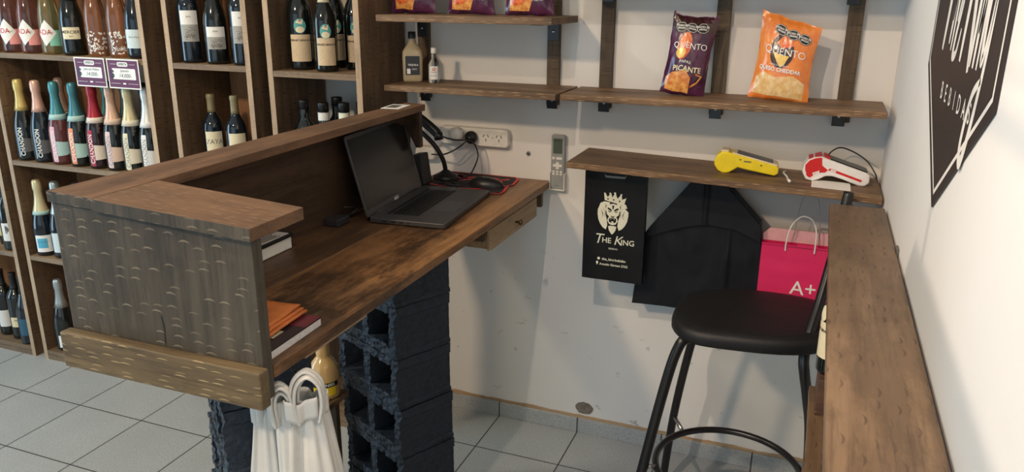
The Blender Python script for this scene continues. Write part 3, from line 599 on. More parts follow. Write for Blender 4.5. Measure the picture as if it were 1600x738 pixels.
def block_mesh(L=0.318, D=0.196, H=0.162):
    """front (local x along the holed face, y into the block), two open cells running through"""
    def P(x, y, z): return (x, y, z)
    xs = [0, 0.028, 0.142, 0.176, L - 0.030, L]; zs = [0, 0.036, H - 0.026, H]
    mb = MB(); holes = {(1, 1), (3, 1)}
    vi = {}
    def V(i, j, y):
        k = (i, j, y)
        if k not in vi: vi[k] = len(mb.v); mb.v.append((xs[i], y, zs[j]))
        return vi[k]
    def F(*a): mb.f.append(a); mb.sm.append(False)
    for i in range(5):
        for j in range(3):
            if (i, j) in holes:
                a, b_, c, d = (i, j), (i + 1, j), (i + 1, j + 1), (i, j + 1)
                for p, q in ((a, b_), (b_, c), (c, d), (d, a)): F(V(*p, 0), V(*q, 0), V(*q, D), V(*p, D))
            else:
                F(V(i, j, 0), V(i + 1, j, 0), V(i + 1, j + 1, 0), V(i, j + 1, 0)); F(V(i, j, D), V(i, j + 1, D), V(i + 1, j + 1, D), V(i + 1, j, D))
    for i in range(5): F(V(i, 0, 0), V(i, 0, D), V(i + 1, 0, D), V(i + 1, 0, 0)); F(V(i, 3, 0), V(i + 1, 3, 0), V(i + 1, 3, D), V(i, 3, D))
    for j in range(3): F(V(0, j, 0), V(0, j + 1, 0), V(0, j + 1, D), V(0, j, D)); F(V(5, j, 0), V(5, j, D), V(5, j + 1, D), V(5, j + 1, 0))
    # subdivide so the cast edges can be made ragged
    me = bpy.data.meshes.new('b'); me.from_pydata(mb.v, [], mb.f); bm = bmesh.new(); bm.from_mesh(me)
    for axis, size, st in ((0, L, 0.0055), (2, H, 0.006), (1, D, 0.012)):
        k = st
        while k < size:
            co = [0, 0, 0]; co[axis] = k; no = [0, 0, 0]; no[axis] = 1
            bmesh.ops.bisect_plane(bm, geom=bm.verts[:] + bm.edges[:] + bm.faces[:], plane_co=co, plane_no=no); k += st
    bmesh.ops.remove_doubles(bm, verts=bm.verts, dist=1e-5); bmesh.ops.recalc_face_normals(bm, faces=bm.faces)
    for v in bm.verts:
        p = v.co.copy(); n3 = mnoise.noise_vector(p * 85); n4 = mnoise.noise_vector(p * 22 + Vector((5, 1, 2)))
        ed = 1.0 if p.y < 0.004 else 0.35
        # cast ribs: the faces bulge along the top and bottom of each block
        rib = 0.0045 * (1 if (p.z > H - 0.032 or p.z < 0.014) else 0)
        if p.x > L - 0.001: v.co.x += rib
        if p.x < 0.001: v.co.x -= rib
        v.co.x += (n3.x * 0.0042 + n4.x * 0.002) * ed; v.co.y += (n3.y * 0.0065 + n4.y * 0.002) * (1 if ed == 1 else 0.0)
        v.co.z += (n3.z * 0.004) * ed if 0.004 < p.z < H - 0.004 else (abs(n3.z) * 0.002 if p.z <= 0.004 else -abs(n3.z) * 0.002)
    bm.to_mesh(me); bm.free(); me.materials.append(M['block']); me.name = 'hollow_block'
    return me
bme = block_mesh()
def block(x, y, z, ang, label, group):
    o = bpy.data.objects.new('hollow_block', bme); COL.objects.link(o)
    o.location = (x, y, z); o.rotation_euler = (0, 0, ang); return tag(o, label, 'concrete block', group)
ordn = ['lowest', 'second from the floor', 'third from the floor', 'fourth from the floor', 'fifth from the floor', 'topmost']
for k in range(6):
    # holed face runs from the far corner to the near corner
    j = random.uniform(-0.004, 0.004); a = math.radians(154 - 180) + random.uniform(-0.02, 0.02)
    # near corner (-1.045, 1.795): local x = L there
    L = 0.318; cx, cy = -1.045 + j, 1.795 + j * 0.5
    block(cx - L * math.cos(a), cy - L * math.sin(a), 0.002 + k * 0.1638, a, 'black painted hollow block in the stack under the desk middle, ' + ordn[k], 'blocks under the desk middle')
for k in range(6):
    j = random.uniform(-0.004, 0.004); a = math.radians(139 - 180) + random.uniform(-0.02, 0.02)
    cx, cy = -1.108 + j, 1.155
    block(cx - 0.318 * math.cos(a), cy - 0.318 * math.sin(a), 0.002 + k * 0.1638, a, 'black painted hollow block in the stack under the counter end panel, ' + ordn[k], 'blocks under the counter end')

# stand with the yellow liqueur bottle
st = thing('wooden_stand', 'low wooden stand between the block stacks carrying the yellow bottle', 'stand', (-1.43, 1.7, 0))
MB().box(-1.47, -1.30, 1.60, 1.915, 0.43, 0.45).build('board', M['shelf'], st, world=True, bevel=0.001)
for y in (1.62, 1.87): MB().box(-1.46, -1.32, y, y + 0.02, 0, 0.4295).build('leg_panel', M['batten'], st, world=True)
bottle('liqueur_bottle', 'creamy yellow liqueur bottle with yellow label behind the white bags', (-1.349, 1.862, 0.4505), 'cream_liqueur', G['yellow'], cap=(col('beige cap', (0.62, 0.5, 0.36)), 0.23), marks=[
    (col('bright yellow label', (0.85, 0.62, 0.02)), [(S(rrect(0.07, 0.046, 0.003)), -0.006, 0.042)], -50, 'label'),
    (M['black'], [(S(rrect(0.085, 0.016)), -0.004, 0.056)], -50, 'label_band'), (M['white'], [(T('BAUNIER', 0.013, bold=0.02), 0.000, 0.056)], -50, 'lettering')])

# ------------------------------------------------------------------ things on the counter
DZ = 1.0155
# laptop in its own frame: x along the hinge, y towards the user
lp = thing('laptop', 'open dark grey ASUS laptop standing on the wooden desktop', 'laptop', (-1.207, 1.938, DZ), (0, 0, math.radians(94.9)))
# local x -> +Y world, local y -> -X world ; user side is local -y
MB().prism(rrect(0.43, 0.243, 0.012, 0.215, -0.1215, 5), 0.002, 0.0165, lambda u, v, d: (u, v, d)).build('base', M['lap'], lp, bevel=0.002)
for fx in (0.03, 0.40):
    for fy in (-0.02, -0.22): MB().lathe([(0.006, 0), (0.006, 0.002)], 12, (fx, fy, 0)).build('foot', M['black_m'], lp)
mb = MB(); kw = 0.0178
for r in range(6):
    n = 17; y = -0.035 - r * 0.0172
    x = 0.058
    while x < 0.058 + 0.315:
        w = kw if not (r == 5 and abs(x - 0.15) < 0.01) else 0.1
        h = 0.0142 if r else 0.009
        mb.box(x, x + w - 0.0022, y - h, y, 0.0166, 0.0178); x += w
mb.build('keyboard', M['key'], lp)
MB().prism(rrect(0.125, 0.074, 0.004, 0.19, -0.188), 0.0166, 0.0170, lambda u, v, d: (u, v, d)).build('touchpad', plain('touchpad grey', (0.045, 0.045, 0.048), 0.32), lp)
th = math.atan(0.27)
Ms = Matrix.Translation((0.006, 0.004, 0.012)) @ Matrix.Rotation(PI / 2 - th, 4, 'X')
sc = MB(); sc.prism(rrect(0.418, 0.250, 0.008, 0.209, 0.125, 4), 0, -0.006, lambda u, v, d: Ms @ Vector((u, v, d)))
scr = sc.build('screen_lid', M['lap'], lp, bevel=0.0015)
MB().prism(rrect(0.398, 0.215, 0.002, 0.209, 0.130), 0.0004, 0.0008, lambda u, v, d: Ms @ Vector((u, v, d))).build('display', M['screen'], scr)
decal('lettering', [(T('ASUS', 0.014, bold=0.02), 0.209, 0.0115)], lambda u, v: Ms @ Vector((u, v, 0.0010)), M['white'], lp)
MB().tube([(0.06, 0.001, 0.014), (0.37, 0.001, 0.014)], 0.0055, 12).build('hinge', M['black_m'], lp)
mb = MB()
for yy, w in ((-0.045, 0.014), (-0.075, 0.012), (-0.10, 0.012), (-0.125, 0.006)): mb.box(-0.0004, 0.004, yy - w, yy, 0.006, 0.0115)
mb.build('ports', M['black'], lp)
# laptop charger
ch = thing('laptop_charger', 'black laptop charger brick behind the laptop on the desktop', 'charger', (-1.285, 1.90, DZ))
MB().box(-1.312, -1.262, 1.86, 1.925, DZ, DZ + 0.022).build('brick', M['black_m'], ch, world=True, bevel=0.004)
MB().tube(smoothpath([(-1.29, 1.925, DZ + 0.01), (-1.285, 1.965, DZ + 0.012), (-1.262, 1.985, DZ + 0.035), (-1.270, 1.95, DZ + 0.038), (-1.285, 1.93, DZ + 0.04), (-1.295, 1.94, DZ + 0.004), (-1.29, 2.0, DZ + 0.003), (-1.28, 2.2, DZ + 0.003)], 8), 0.0025, 8).build('cable', M['black_p'], ch, world=True)
# calculator-like printer box
bx = thing('card_box', 'small white box of cards with a black lid against the back board', 'box', (-1.30, 1.6, DZ))
MB().box(-1.318, -1.272, 1.525, 1.655, DZ, DZ + 0.032).build('body', M['white_p'], bx, world=True, bevel=0.003)
MB().box(-1.3185, -1.268, 1.520, 1.660, DZ + 0.0325, DZ + 0.042).build('lid', M['black_p'], bx, world=True, bevel=0.002)
MB().box(-1.314, -1.274, 1.532, 1.648, DZ + 0.0421, DZ + 0.0428).build('card', col('pale card', (0.5, 0.47, 0.44)), bx, world=True)
mb = MB()
for k in range(5): mb.box(-1.308 + 0.006 * k, -1.3045 + 0.006 * k, 1.55, 1.62 - 0.008 * (k % 2), DZ + 0.0428, DZ + 0.0432)
mb.build('print', M['ink'], bx, world=True)
# papers, notebook, orange folder
pp_ = thing('notebook', 'black and maroon covered notebook with white pages on the desk near end', 'notebook', (-1.0, 1.16, DZ), (0, 0, math.radians(2)))
MB().box(-0.16, 0.098, -0.085, 0.088, 0, 0.016).build('pages', plain('paper pages', (0.78, 0.76, 0.76), 0.7, noise_amt=0.12, nscale=200), pp_, bevel=0.001)
cv = MB().box(-0.162, 0.099, -0.086, 0.09, 0.0162, 0.0185).build('cover', col('black maroon cover', (0.035, 0.018, 0.02), 0.4), pp_)
MB().box(0.02, 0.098, 0.03, 0.0895, 0.0186, 0.019).build('maroon_patch', col('maroon', (0.16, 0.02, 0.03)), cv)
MB().box(0.035, 0.07, -0.035, 0.0, 0.0186, 0.019).build('title_label', M['cream'], cv)
MB().box(0.043, 0.062, -0.026, -0.01, 0.0191, 0.0193).build('title_box', M['ink'], cv)
fo = thing('leather_folder', 'folded orange tan leather folder lying on the notebook', 'folder', (-1.03, 1.185, DZ + 0.0196), (0, 0, math.radians(4)))
M['orange'] = plain('orange leather', (0.62, 0.17, 0.035), 0.42, noise_amt=0.2, nscale=18, bump=0.3)
for k in range(3):
    def fsurf(u, v, k=k):
        x = -0.13 + 0.225 * u - 0.008 * k; y = -0.09 + 0.155 * v
        return (x, y, 0.003 + 0.0055 * k + 0.004 * u * u * v + 0.002 * math.sin(7 * u + 3 * v + k))
    MB().grid(20, 14, fsurf).build('flap', M['orange'], fo, solid=0.003)
# price leaflets lying on the ledge
t = thing('leaflet', 'small white printed leaflet lying on the far end of the ledge', 'leaflet', (-1.30, 2.29, 1.3095), (0, 0, 0.1))
MB().box(-0.032, 0.032, -0.05, 0.05, 0.0, 0.0012).build('paper', M['white'], t)
MB().box(-0.024, 0.012, -0.03, 0.03, 0.0013, 0.0016).build('print', M['ink'], t)

# mouse pad, mouse
mp = thing('mouse_pad', 'black mouse pad with red edge and red pattern on the desk corner', 'mouse pad', (-1.13, 2.52, DZ))
pad = [(-1.30, 2.655), (-1.012, 2.655), (-0.992, 2.635), (-0.978, 2.54), (-0.990, 2.52), (-0.972, 2.44), (-0.972, 2.398), (-1.03, 2.388), (-1.28, 2.392)]
MB().prism(pad, DZ, DZ + 0.0025, lambda u, v, d: (u, v, d)).build('pad', col('black cloth', (0.022, 0.018, 0.02), 0.85), mp, world=True)
def ribbon(pts, w, ws=None):
    P = [Vector((*p, 0)) for p in pts]; vs = []; fs = []
    for i, p in enumerate(P):
        t_ = (P[min(i + 1, len(P) - 1)] - P[max(i - 1, 0)]).normalized(); n = Vector((-t_.y, t_.x, 0)); ww = (ws[i] if ws else w) / 2
        vs += [(p.x + n.x * ww, p.y + n.y * ww), (p.x - n.x * ww, p.y - n.y * ww)]
    for i in range(len(P) - 1): fs.append((2 * i, 2 * i + 1, 2 * i + 3, 2 * i + 2))
    return vs, fs
edge = ribbon([(p[0] * 0.985 - 0.0168, p[1] * 0.985 + 0.0378) for p in pad] + [(pad[0][0] * 0.985 - 0.0168, pad[0][1] * 0.985 + 0.0378)], 0.0095)
decal('red_edge', [(edge, 0, 0)], lambda u, v: (u, v, DZ + 0.0029), M['red'], mp, world=True)
redp = [(ribbon([(-1.25, 2.62), (-1.19, 2.58), (-1.12, 2.61), (-1.06, 2.60)], 0.022), 0, 0), (ribbon([(-1.28, 2.55), (-1.2, 2.53), (-1.15, 2.56), (-1.08, 2.565), (-1.02, 2.61)], 0.016), 0, 0),
        (ribbon([(-1.26, 2.44), (-1.18, 2.42), (-1.10, 2.425), (-1.03, 2.46), (-1.0, 2.52)], 0.014), 0, 0), (shape2d([(-1.28, 2.62), (-1.17, 2.60), (-1.21, 2.55), (-1.26, 2.50)]), 0, 0), (ribbon([(-1.06, 2.60), (-1.03, 2.56), (-1.02, 2.50)], 0.008), 0, 0)]
decal('red_pattern', redp, lambda u, v: (u, v, DZ + 0.0031), M['red'], mp, world=True)
decal('grey_print', [(T('REDRAGON', 0.011), 0, 0)], lambda u, v: (-1.015 + u * 0.8, 2.40 + v * 0.9 + 0.01, DZ + 0.0033), M['grey_p'], mp, world=True)
ms = thing('computer_mouse', 'black computer mouse on the red and black pad', 'mouse', (-1.055, 2.478, DZ + 0.0026), (0, 0, math.radians(6)))
def mouse(u, v):
    a = 2 * PI * u; w = 0.031; L = 0.064
    e = math.sin(PI * v / 2) if True else 0
    x = L * math.cos(a) * e; y = w * math.sin(a) * e * (1 - 0.12 * math.cos(2 * a))
    z = 0.036 * math.cos(PI * v / 2) ** 0.75 * (1 - 0.15 * (x / L))
    return (x, y, z)
MB().grid(32, 14, mouse).build('shell', M['black_p'], ms)
MB().tube([(-0.045, 0, 0.0255), (-0.022, 0, 0.0345)], 0.0022, 8).build('scroll_wheel', M['grey_p'], ms)
tag(MB().tube(smoothpath([(-1.118, 2.466, DZ + 0.012), (-1.15, 2.44, DZ + 0.0075), (-1.20, 2.43, DZ + 0.012), (-1.235, 2.465, DZ + 0.006), (-1.212, 2.50, DZ + 0.006), (-1.16, 2.455, DZ + 0.0065), (-1.14, 2.42, DZ + 0.0065), (-1.19, 2.405, DZ + 0.0065), (-1.262, 2.42, DZ + 0.006)], 10), 0.0022, 8).build('mouse_cable', M['black_p']), 'thin black mouse cable looping over the pad behind the laptop', 'cable')
# barcode scanner in its stand
ss = thing('scanner_stand', 'black gooseneck barcode scanner stand behind the laptop', 'stand', (-1.262, 2.53, DZ + 0.003))
MB().lathe([(0.046, 0), (0.047, 0.004), (0.044, 0.011), (0.028, 0.018), (0.016, 0.026), (0.012, 0.03)], 28, (-1.246, 2.545, DZ + 0.003)).build('base', M['black_p'], ss, world=True)
MB().tube(smoothpath([(-1.246, 2.545, DZ + 0.03), (-1.252, 2.535, 1.09), (-1.275, 2.52, 1.14), (-1.315, 2.505, 1.185), (-1.355, 2.50, 1.215)], 8), 0.0085, 14).build('gooseneck', M['black_p'], ss, world=True)
MB().lathe([(0.024, 0), (0.027, 0.006), (0.022, 0.02), (0.01, 0.024)], 20, (-1.355, 2.50, 1.208)).build('cradle', M['black_p'], ss, world=True)
sg = thing('barcode_scanner', 'black barcode scanner gun resting above the laptop behind the ledge', 'barcode scanner', (-1.3, 2.5, 1.23))
MB().tube(smoothpath([(-1.365, 2.47, 1.262), (-1.325, 2.475, 1.252), (-1.275, 2.48, 1.218), (-1.243, 2.48, 1.192)], 6), 0.017, 16, rs=None).build('handle', M['black_p'], sg, world=True)
MB().tube([(-1.243, 2.48, 1.197), (-1.238, 2.48, 1.172)], 0.0165, 16).build('end_knob', M['black_p'], sg, world=True)
MB().box(-1.425, -1.355, 2.44, 2.50, 1.238, 1.275).build('scan_head', M['black_p'], sg, world=True, bevel=0.008, seg=3)
tag(MB().tube(smoothpath([(-1.232, 2.48, 1.186), (-1.2, 2.52, 1.168), (-1.165, 2.60, 1.15), (-1.145, 2.61, 1.10), (-1.15, 2.575, 1.05), (-1.165, 2.55, 1.028), (-1.2, 2.5, 1.0225)], 10), 0.0028, 8).build('scanner_cable', M['black_p']), 'black scanner cable hanging in a loop down to the mouse pad', 'cable')
tag(MB().tube(smoothpath([(-1.19, 2.617, 1.150), (-1.225, 2.6, 1.12), (-1.27, 2.58, 1.098), (-1.33, 2.6, 1.09)], 10), 0.0028, 8).build('power_cable', M['black_p']), 'black power cable running left from the black plug', 'cable')
tb = thing('phone_stand', 'dark grey slab leaning behind the laptop screen corner', 'tablet', (-1.275, 2.44, DZ + 0.001))
Mt = Matrix.Translation((-1.290, 2.435, DZ + 0.002)) @ Matrix.Rotation(math.radians(-8), 4, 'Y')
MB().box(-0.008, 0.03, -0.03, 0.03, 0.0, 0.108, Mt).build('slab', M['black_m'], tb, world=True, bevel=0.004)

# power strip with plugs
ps = thing('power_strip', 'white wall power strip above the mouse pad', 'power strip', (-1.17, WY, 1.13))
MB().prism(rrect(0.275, 0.066, 0.012, -1.178, 1.160), 2.642, WY - 0.0005, lambda u, v, d: (u, d, v)).build('body', M['white_p'], ps, world=True, bevel=0.004)
for cx in (-1.127, -1.075):
    mb = MB()
    for dx, dz, a in ((-0.0085, 0.006, 0.5), (0.0085, 0.006, -0.5), (0, -0.009, 0)):
        mb.box(-0.0016, 0.0016, -0.0004, 0.0003, -0.0055, 0.0055, Matrix.Translation((cx + dx, 2.6418, 1.161 + dz)) @ Matrix.Rotation(a, 4, 'Y'))
    mb.build('socket_slots', M['ink'], ps, world=True)
MB().lathe([(0.002, 0), (0.002, 0.0008)], 8, M=Matrix.Translation((-1.101, 2.6418, 1.161)) @ Matrix.Rotation(PI / 2, 4, 'X')).build('screw', M['ink'], ps, world=True)
t = thing('power_plug', 'round black plug in the power strip', 'plug', (-1.180, 2.64, 1.160))
MB().lathe([(0.022, 0.001), (0.0235, 0.006), (0.0235, 0.02), (0.018, 0.026), (0.009, 0.03), (0.007, 0.036)], 24, M=Matrix.Rotation(PI / 2, 4, 'X')).build('body', M['black_p'], t)
t = thing('power_plug', 'white domed plug in the left end of the power strip', 'plug', (-1.238, 2.64, 1.168))
MB().lathe([(0.022, 0.001), (0.027, 0.005), (0.027, 0.024), (0.020, 0.033), (0.010, 0.036)], 24, M=Matrix.Rotation(PI / 2, 4, 'X')).build('body', M['white_p'], t)
t = thing('power_adapter', 'white rounded adapter on the wall behind the laptop screen', 'adapter', (-1.375, WY, 1.085))
MB().prism(rrect(0.085, 0.05, 0.018, 0, 0), -0.045, -0.0005, lambda u, v, d: (u, d, v)).build('body', M['white_p'], t, bevel=0.006, seg=3)
tag(MB().tube(smoothpath([(-1.34, 2.66, 1.11), (-1.30, 2.667, 1.135), (-1.26, 2.66, 1.15)], 6), 0.0025, 8).build('white_cable', M['white_p']), 'thin white cable between the adapter and the power strip', 'cable')

# air conditioner remote in its wall holder
rm = thing('remote_control', 'grey and white air conditioner remote control held on the back wall', 'remote control', (-0.850, WY, 0.985))
MB().prism(rrect(0.050, 0.2, 0.007, 0, 0.103), -0.024, -0.006, lambda u, v, d: (u, d, v)).build('body', M['grey_p'], rm, bevel=0.003)
MB().prism(rrect(0.034, 0.054, 0.002, 0, 0.163), -0.0246, -0.0242, lambda u, v, d: (u, d, v)).build('display', M['lcd'], rm)
mb = MB()
for cx, cz, w, h in [(-0.015, 0.119, 0.010, 0.009), (0.006, 0.119, 0.022, 0.009), (0, 0.101, 0.011, 0.008), (0, 0.0925, 0.034, 0.010), (0, 0.083, 0.011, 0.008), (-0.014, 0.070, 0.009, 0.007), (0, 0.070, 0.009, 0.007), (0.014, 0.070, 0.009, 0.007), (-0.014, 0.061, 0.009, 0.007), (0, 0.061, 0.009, 0.007), (0.014, 0.061, 0.009, 0.007)]:
    mb.prism(rrect(w, h, 0.0015, cx, cz, 2), -0.0262, -0.0242, lambda u, v, d: (u, d, v))
mb.build('buttons', M['white_p'], rm)
hd = MB(); hd.prism([(-0.029, 0), (0.029, 0), (0.029, 0.062), (0.0255, 0.066), (0.0255, 0.004), (-0.0255, 0.004), (-0.0255, 0.066), (-0.029, 0.062)], -0.028, -0.001, lambda u, v, d: (u, d, v)); hd.box(-0.0255, 0.0255, -0.005, -0.001, 0.004, 0.066)
hd.build('holder', M['white_p'], rm, bevel=0.001)
decal('lettering', [(T('SURREY', 0.006), 0, 0.018)], lambda u, v: (u, -0.0245, v), M['ink'], rm)

ck = [(-1.104, 1.060), (-1.1015, 1.10), (-1.106, 1.122), (-1.1085, 1.118), (-1.1045, 1.095), (-1.1065, 1.062)]
decal('crack', [(shape2d([(x, z - 0.03) for x, z in ck]), 0, 0)], lambda u, v: (u, 1.0345, v), M['black'], ct, world=True)

# ------------------------------------------------------------------ bags hanging under the low shelf
def bag_body(name, w, h, d, mat, parent, bulge=0.004, seedv=0.0, taper=0.0):
    """flat paper bag: front at y = 0 (towards the room), x centred, z from 0 to h"""
    def front(u, v):
        x = (u - 0.5) * w * (1 - taper * (1 - v)); z = v * h
        y = -bulge * math.sin(PI * u) * math.sin(PI * min(1, v * 1.05)) - 0.0025 * mnoise.noise(Vector((u * 3 + seedv, v * 4, seedv)))
        return x, y, z
    mb = MB(); nu, nv = 18, 26
    mb.grid(nu, nv, front); mb.grid(nu, nv, lambda u, v: (front(u, v)[0], d * (0.45 + 0.55 * (1 - v)) - 0.3 * front(u, v)[1], v * h))
    for u0 in (0, 1): mb.grid(1, nv, lambda s_, v, u0=u0: (front(u0, v)[0] * (1 - 0.0 * s_), front(u0, v)[1] * (1 - s_) + s_ * (d * (0.45 + 0.55 * (1 - v)) - 0.3 * front(u0, v)[1]), v * h))
    mb.grid(nu, 1, lambda u, s_: (front(u, 0)[0], front(u, 0)[1] * (1 - s_) + s_ * d, 0))
    o = mb.build(name, mat, parent)
    return o, front
M['bag_black'] = plain('black coated paper', (0.006, 0.006, 0.007), 0.42, spec=0.35, noise_amt=0.15, nscale=5, bump=0.25)
M['bag_black2'] = plain('blue black coated fabric', (0.007, 0.008, 0.012), 0.5, spec=0.35, noise_amt=0.2, nscale=8, bump=0.5)
M['bag_pink'] = plain('hot pink paper', (0.74, 0.022, 0.13), 0.5, noise_amt=0.04, nscale=6, bump=0.2)
M['bag_pale'] = plain('pale pink inner paper', (0.78, 0.42, 0.44), 0.6)
M['print_w'] = plain('off white print', (0.74, 0.74, 0.60), 0.5)

kb = thing('paper_bag', 'black paper bag with white lion and crown print hanging under the low shelf', 'bag', (-0.5965, 2.5, 0.722))
W_, H_ = 0.211, 0.392
body, front = bag_body('body', W_, H_, 0.03, M['bag_black'], kb, 0.003)
def kf(u, v, e=0.0011):
    a = front(u / W_ + 0.5, v / H_); return (u, a[1] - e, v)
# die-cut handle slot
decal('handle_slot', [(shape2d(rrect(0.072, 0.017, 0.008, -0.002, 0.372)), 0, 0)], lambda u, v: kf(u, v, 0.0006), M['grey_p'], kb)
decal('handle_flap', [(shape2d([(-0.036, 0.371), (0.032, 0.371), (0.032, 0.386), (0.026, 0.386), (0.024, 0.378), (-0.028, 0.378), (-0.030, 0.386), (-0.036, 0.386)]), 0, 0)], lambda u, v: kf(u, v, 0.0009), M['bag_black'], kb)
def LP(pts, s=0.0008): return [(x * s, y * s) for x, y in pts]
cx0, cz0 = -0.004, 0.234
def mir(p): return [(-x, y) for x, y in p[::-1]]
crown = LP([(-38, 66), (-42, 98), (-36, 97), (-26, 80), (-18, 90), (-20, 99), (-12, 99), (-6, 80), (2, 92), (0, 102), (8, 102), (10, 91), (16, 76), (28, 90), (28, 97), (36, 97), (34, 91), (36, 74), (50, 80), (54, 84), (46, 52), (40, 47), (20, 54), (0, 58), (-20, 62)])
mane_l = LP([(-14, 58), (-40, 60), (-55, 52), (-46, 50), (-60, 38), (-50, 36), (-66, 22), (-54, 22), (-66, 2), (-56, 4), (-62, -20), (-50, -14), (-54, -38), (-42, -28), (-42, -54), (-32, -42), (-28, -62), (-22, -44), (-24, -20), (-30, 0), (-32, 18), (-26, 34), (-18, 44)])
mane_r = mir(mane_l)
face = LP([(-26, 40), (-14, 50), (0, 53), (14, 50), (26, 40), (29, 24), (26, 8), (20, -6), (22, -22), (14, -36), (0, -40), (-14, -36), (-22, -22), (-20, -6), (-26, 8), (-29, 24)])
beard = LP([(-18, -46), (-8, -43), (0, -44), (8, -43), (18, -46), (14, -64), (6, -76), (0, -82), (-6, -76), (-14, -64)])
decal('crown', [(shape2d(crown), cx0, cz0)], kf, M['print_w'], kb)
decal('lion_mane', [(shape2d(mane_l), cx0, cz0), (shape2d(mane_r), cx0, cz0), (shape2d(beard), cx0, cz0)], kf, M['print_w'], kb)
decal('lion_face', [(shape2d(face), cx0, cz0)], kf, M['print_w'], kb)
ks = lambda u, v: kf(u, v, 0.0016)
blk = [[(-24, 30), (-8, 20), (-4, 24), (-12, 32), (-22, 36)], [(-20, 22), (-8, 18), (-9, 15), (-20, 18)], [(-5, 48), (-2, 30), (0, 28), (2, 30), (5, 48), (0, 44)],
       [(-8, 2), (0, -3), (8, 2), (6, -5), (0, -8), (-6, -5)], [(-15, -10), (-4, -8), (0, -11), (4, -8), (15, -10), (16, -24), (8, -30), (0, -27), (-8, -30), (-16, -24)],
       [(-28, 8), (-16, -2), (-18, -10), (-26, 0)], [(-42, 40), (-34, 10), (-36, -12), (-32, 8)], [(-52, 28), (-44, 4), (-46, -14), (-41, 6)], [(-36, 52), (-28, 42), (-33, 28), (-32, 42)]]
its = [(shape2d(LP(p)), cx0, cz0) for p in blk] + [(shape2d(mir(LP(p))), cx0, cz0) for p in blk if min(x for x, _ in p) < -17 or max(x for x, _ in p) < 0] 
its += [(shape2d(ellipse(0.0055, 0.0055)), cx0 + x * .0008, cz0 + y * .0008) for x, y in ((-24, 72), (0, 70), (26, 66))]
decal('lion_dark_lines', its, ks, M['bag_black'], kb)
decal('teeth', [(shape2d(LP([(-9, -11), (-6, -10), (-7, -18)])), cx0, cz0), (shape2d(LP([(9, -11), (6, -10), (7, -18)])), cx0, cz0), (shape2d(LP([(-7, -25), (0, -22), (7, -25), (0, -28)])), cx0, cz0)], lambda u, v: kf(u, v, 0.002), M['print_w'], kb)
def kt(s, size, x, z, **k): return (T(s, size, **k), x, z)
decal('lettering', [kt('T', 0.050, -0.052, 0.148, shear=0.25), kt('HE', 0.027, -0.022, 0.145, bold=0.01), kt('K', 0.046, 0.017, 0.147, shear=0.25), kt('ING', 0.027, 0.051, 0.143, bold=0.01), kt('BEBIDAS', 0.0085, 0.002, 0.117)] +
      [kt('the_king.bebidas', 0.0125, 0.006, 0.077, bold=0.02), kt('Agustin Garzon 2762', 0.0115, 0.006, 0.058, bold=0.02), (shape2d(rrect(0.009, 0.009, 0.003)), -0.047, 0.078), (shape2d([(-0.004, 0.003), (0.004, 0.003), (0, -0.006)]), -0.052, 0.059), (shape2d(ellipse(0.0085, 0.0085)), -0.052, 0.0635)], kf, M['print_w'], kb)

# large black folded-top bag behind the stool
bb = thing('black_carrier_bag', 'large plain black bag with folded-in top corners hanging behind the stool', 'bag', (-0.31, 2.60, 0.61))
top_l = [(-0.536, 0.621), (-0.528, 0.72), (-0.512, 0.80), (-0.500, 0.893), (-0.43, 0.985), (-0.350, 1.092), (-0.258, 1.092), (-0.195, 1.028), (-0.127, 0.958), (-0.118, 0.85), (-0.106, 0.66)]
bot_l = [(-0.536, 0.621), (-0.342, 0.626), (-0.20, 0.640), (-0.106, 0.655)]
fl_l = [(-0.502, 0.872), (-0.44, 0.900), (-0.37, 0.926), (-0.30, 0.943), (-0.20, 0.932), (-0.122, 0.900)]
def lerp(P, x):
    for (x0, z0), (x1, z1) in zip(P, P[1:]):
        if x <= x1: return z0 + (z1 - z0) * (x - x0) / (x1 - x0)
    return P[-1][1]
def bfront(x, z): return 2.578 + 0.006 * mnoise.noise(Vector((x * 8, z * 5, 1))) + 0.003 * mnoise.noise(Vector((x * 25, z * 14, 3))) - 0.010 * math.exp(-((x + 0.225) / 0.010) ** 2) * max(0, 1 - abs(z - 0.82) / 0.14)
def col_grid(xs_, lo, hi, yf, nv=30):
    def fn(u, v):
        x = xs_[0] + (xs_[1] - xs_[0]) * u; z = lerp(lo, x) + (lerp(hi, x) - lerp(lo, x)) * v
        return (x, yf(x, z), z)
    return fn
mb = MB(); mb.grid(120, 40, col_grid((-0.536, -0.106), bot_l, top_l, bfront)); mb.grid(120, 1, col_grid((-0.536, -0.106), bot_l, top_l, lambda x, z: 2.632))
for P in (bot_l, top_l): mb.grid(60, 1, lambda u, v, P=P: (-0.536 + 0.43 * u, (1 - v) * bfront(-0.536 + 0.43 * u, lerp(P, -0.536 + 0.43 * u)) + v * 2.632, lerp(P, -0.536 + 0.43 * u)))
mb.build('body', M['bag_black2'], bb, world=True)
def ffront(x, z): return 2.566 + 0.003 * mnoise.noise(Vector((x * 10, z * 8, 7))) - 0.005 * math.exp(-((x + 0.305) / 0.008) ** 2) - 0.012 * max(0, 1.05 - z) * 2
mb = MB(); mb.grid(120, 20, col_grid((-0.500, -0.1235), fl_l, top_l, ffront))
mb.build('folded_top', M['bag_black2'], bb, world=True)

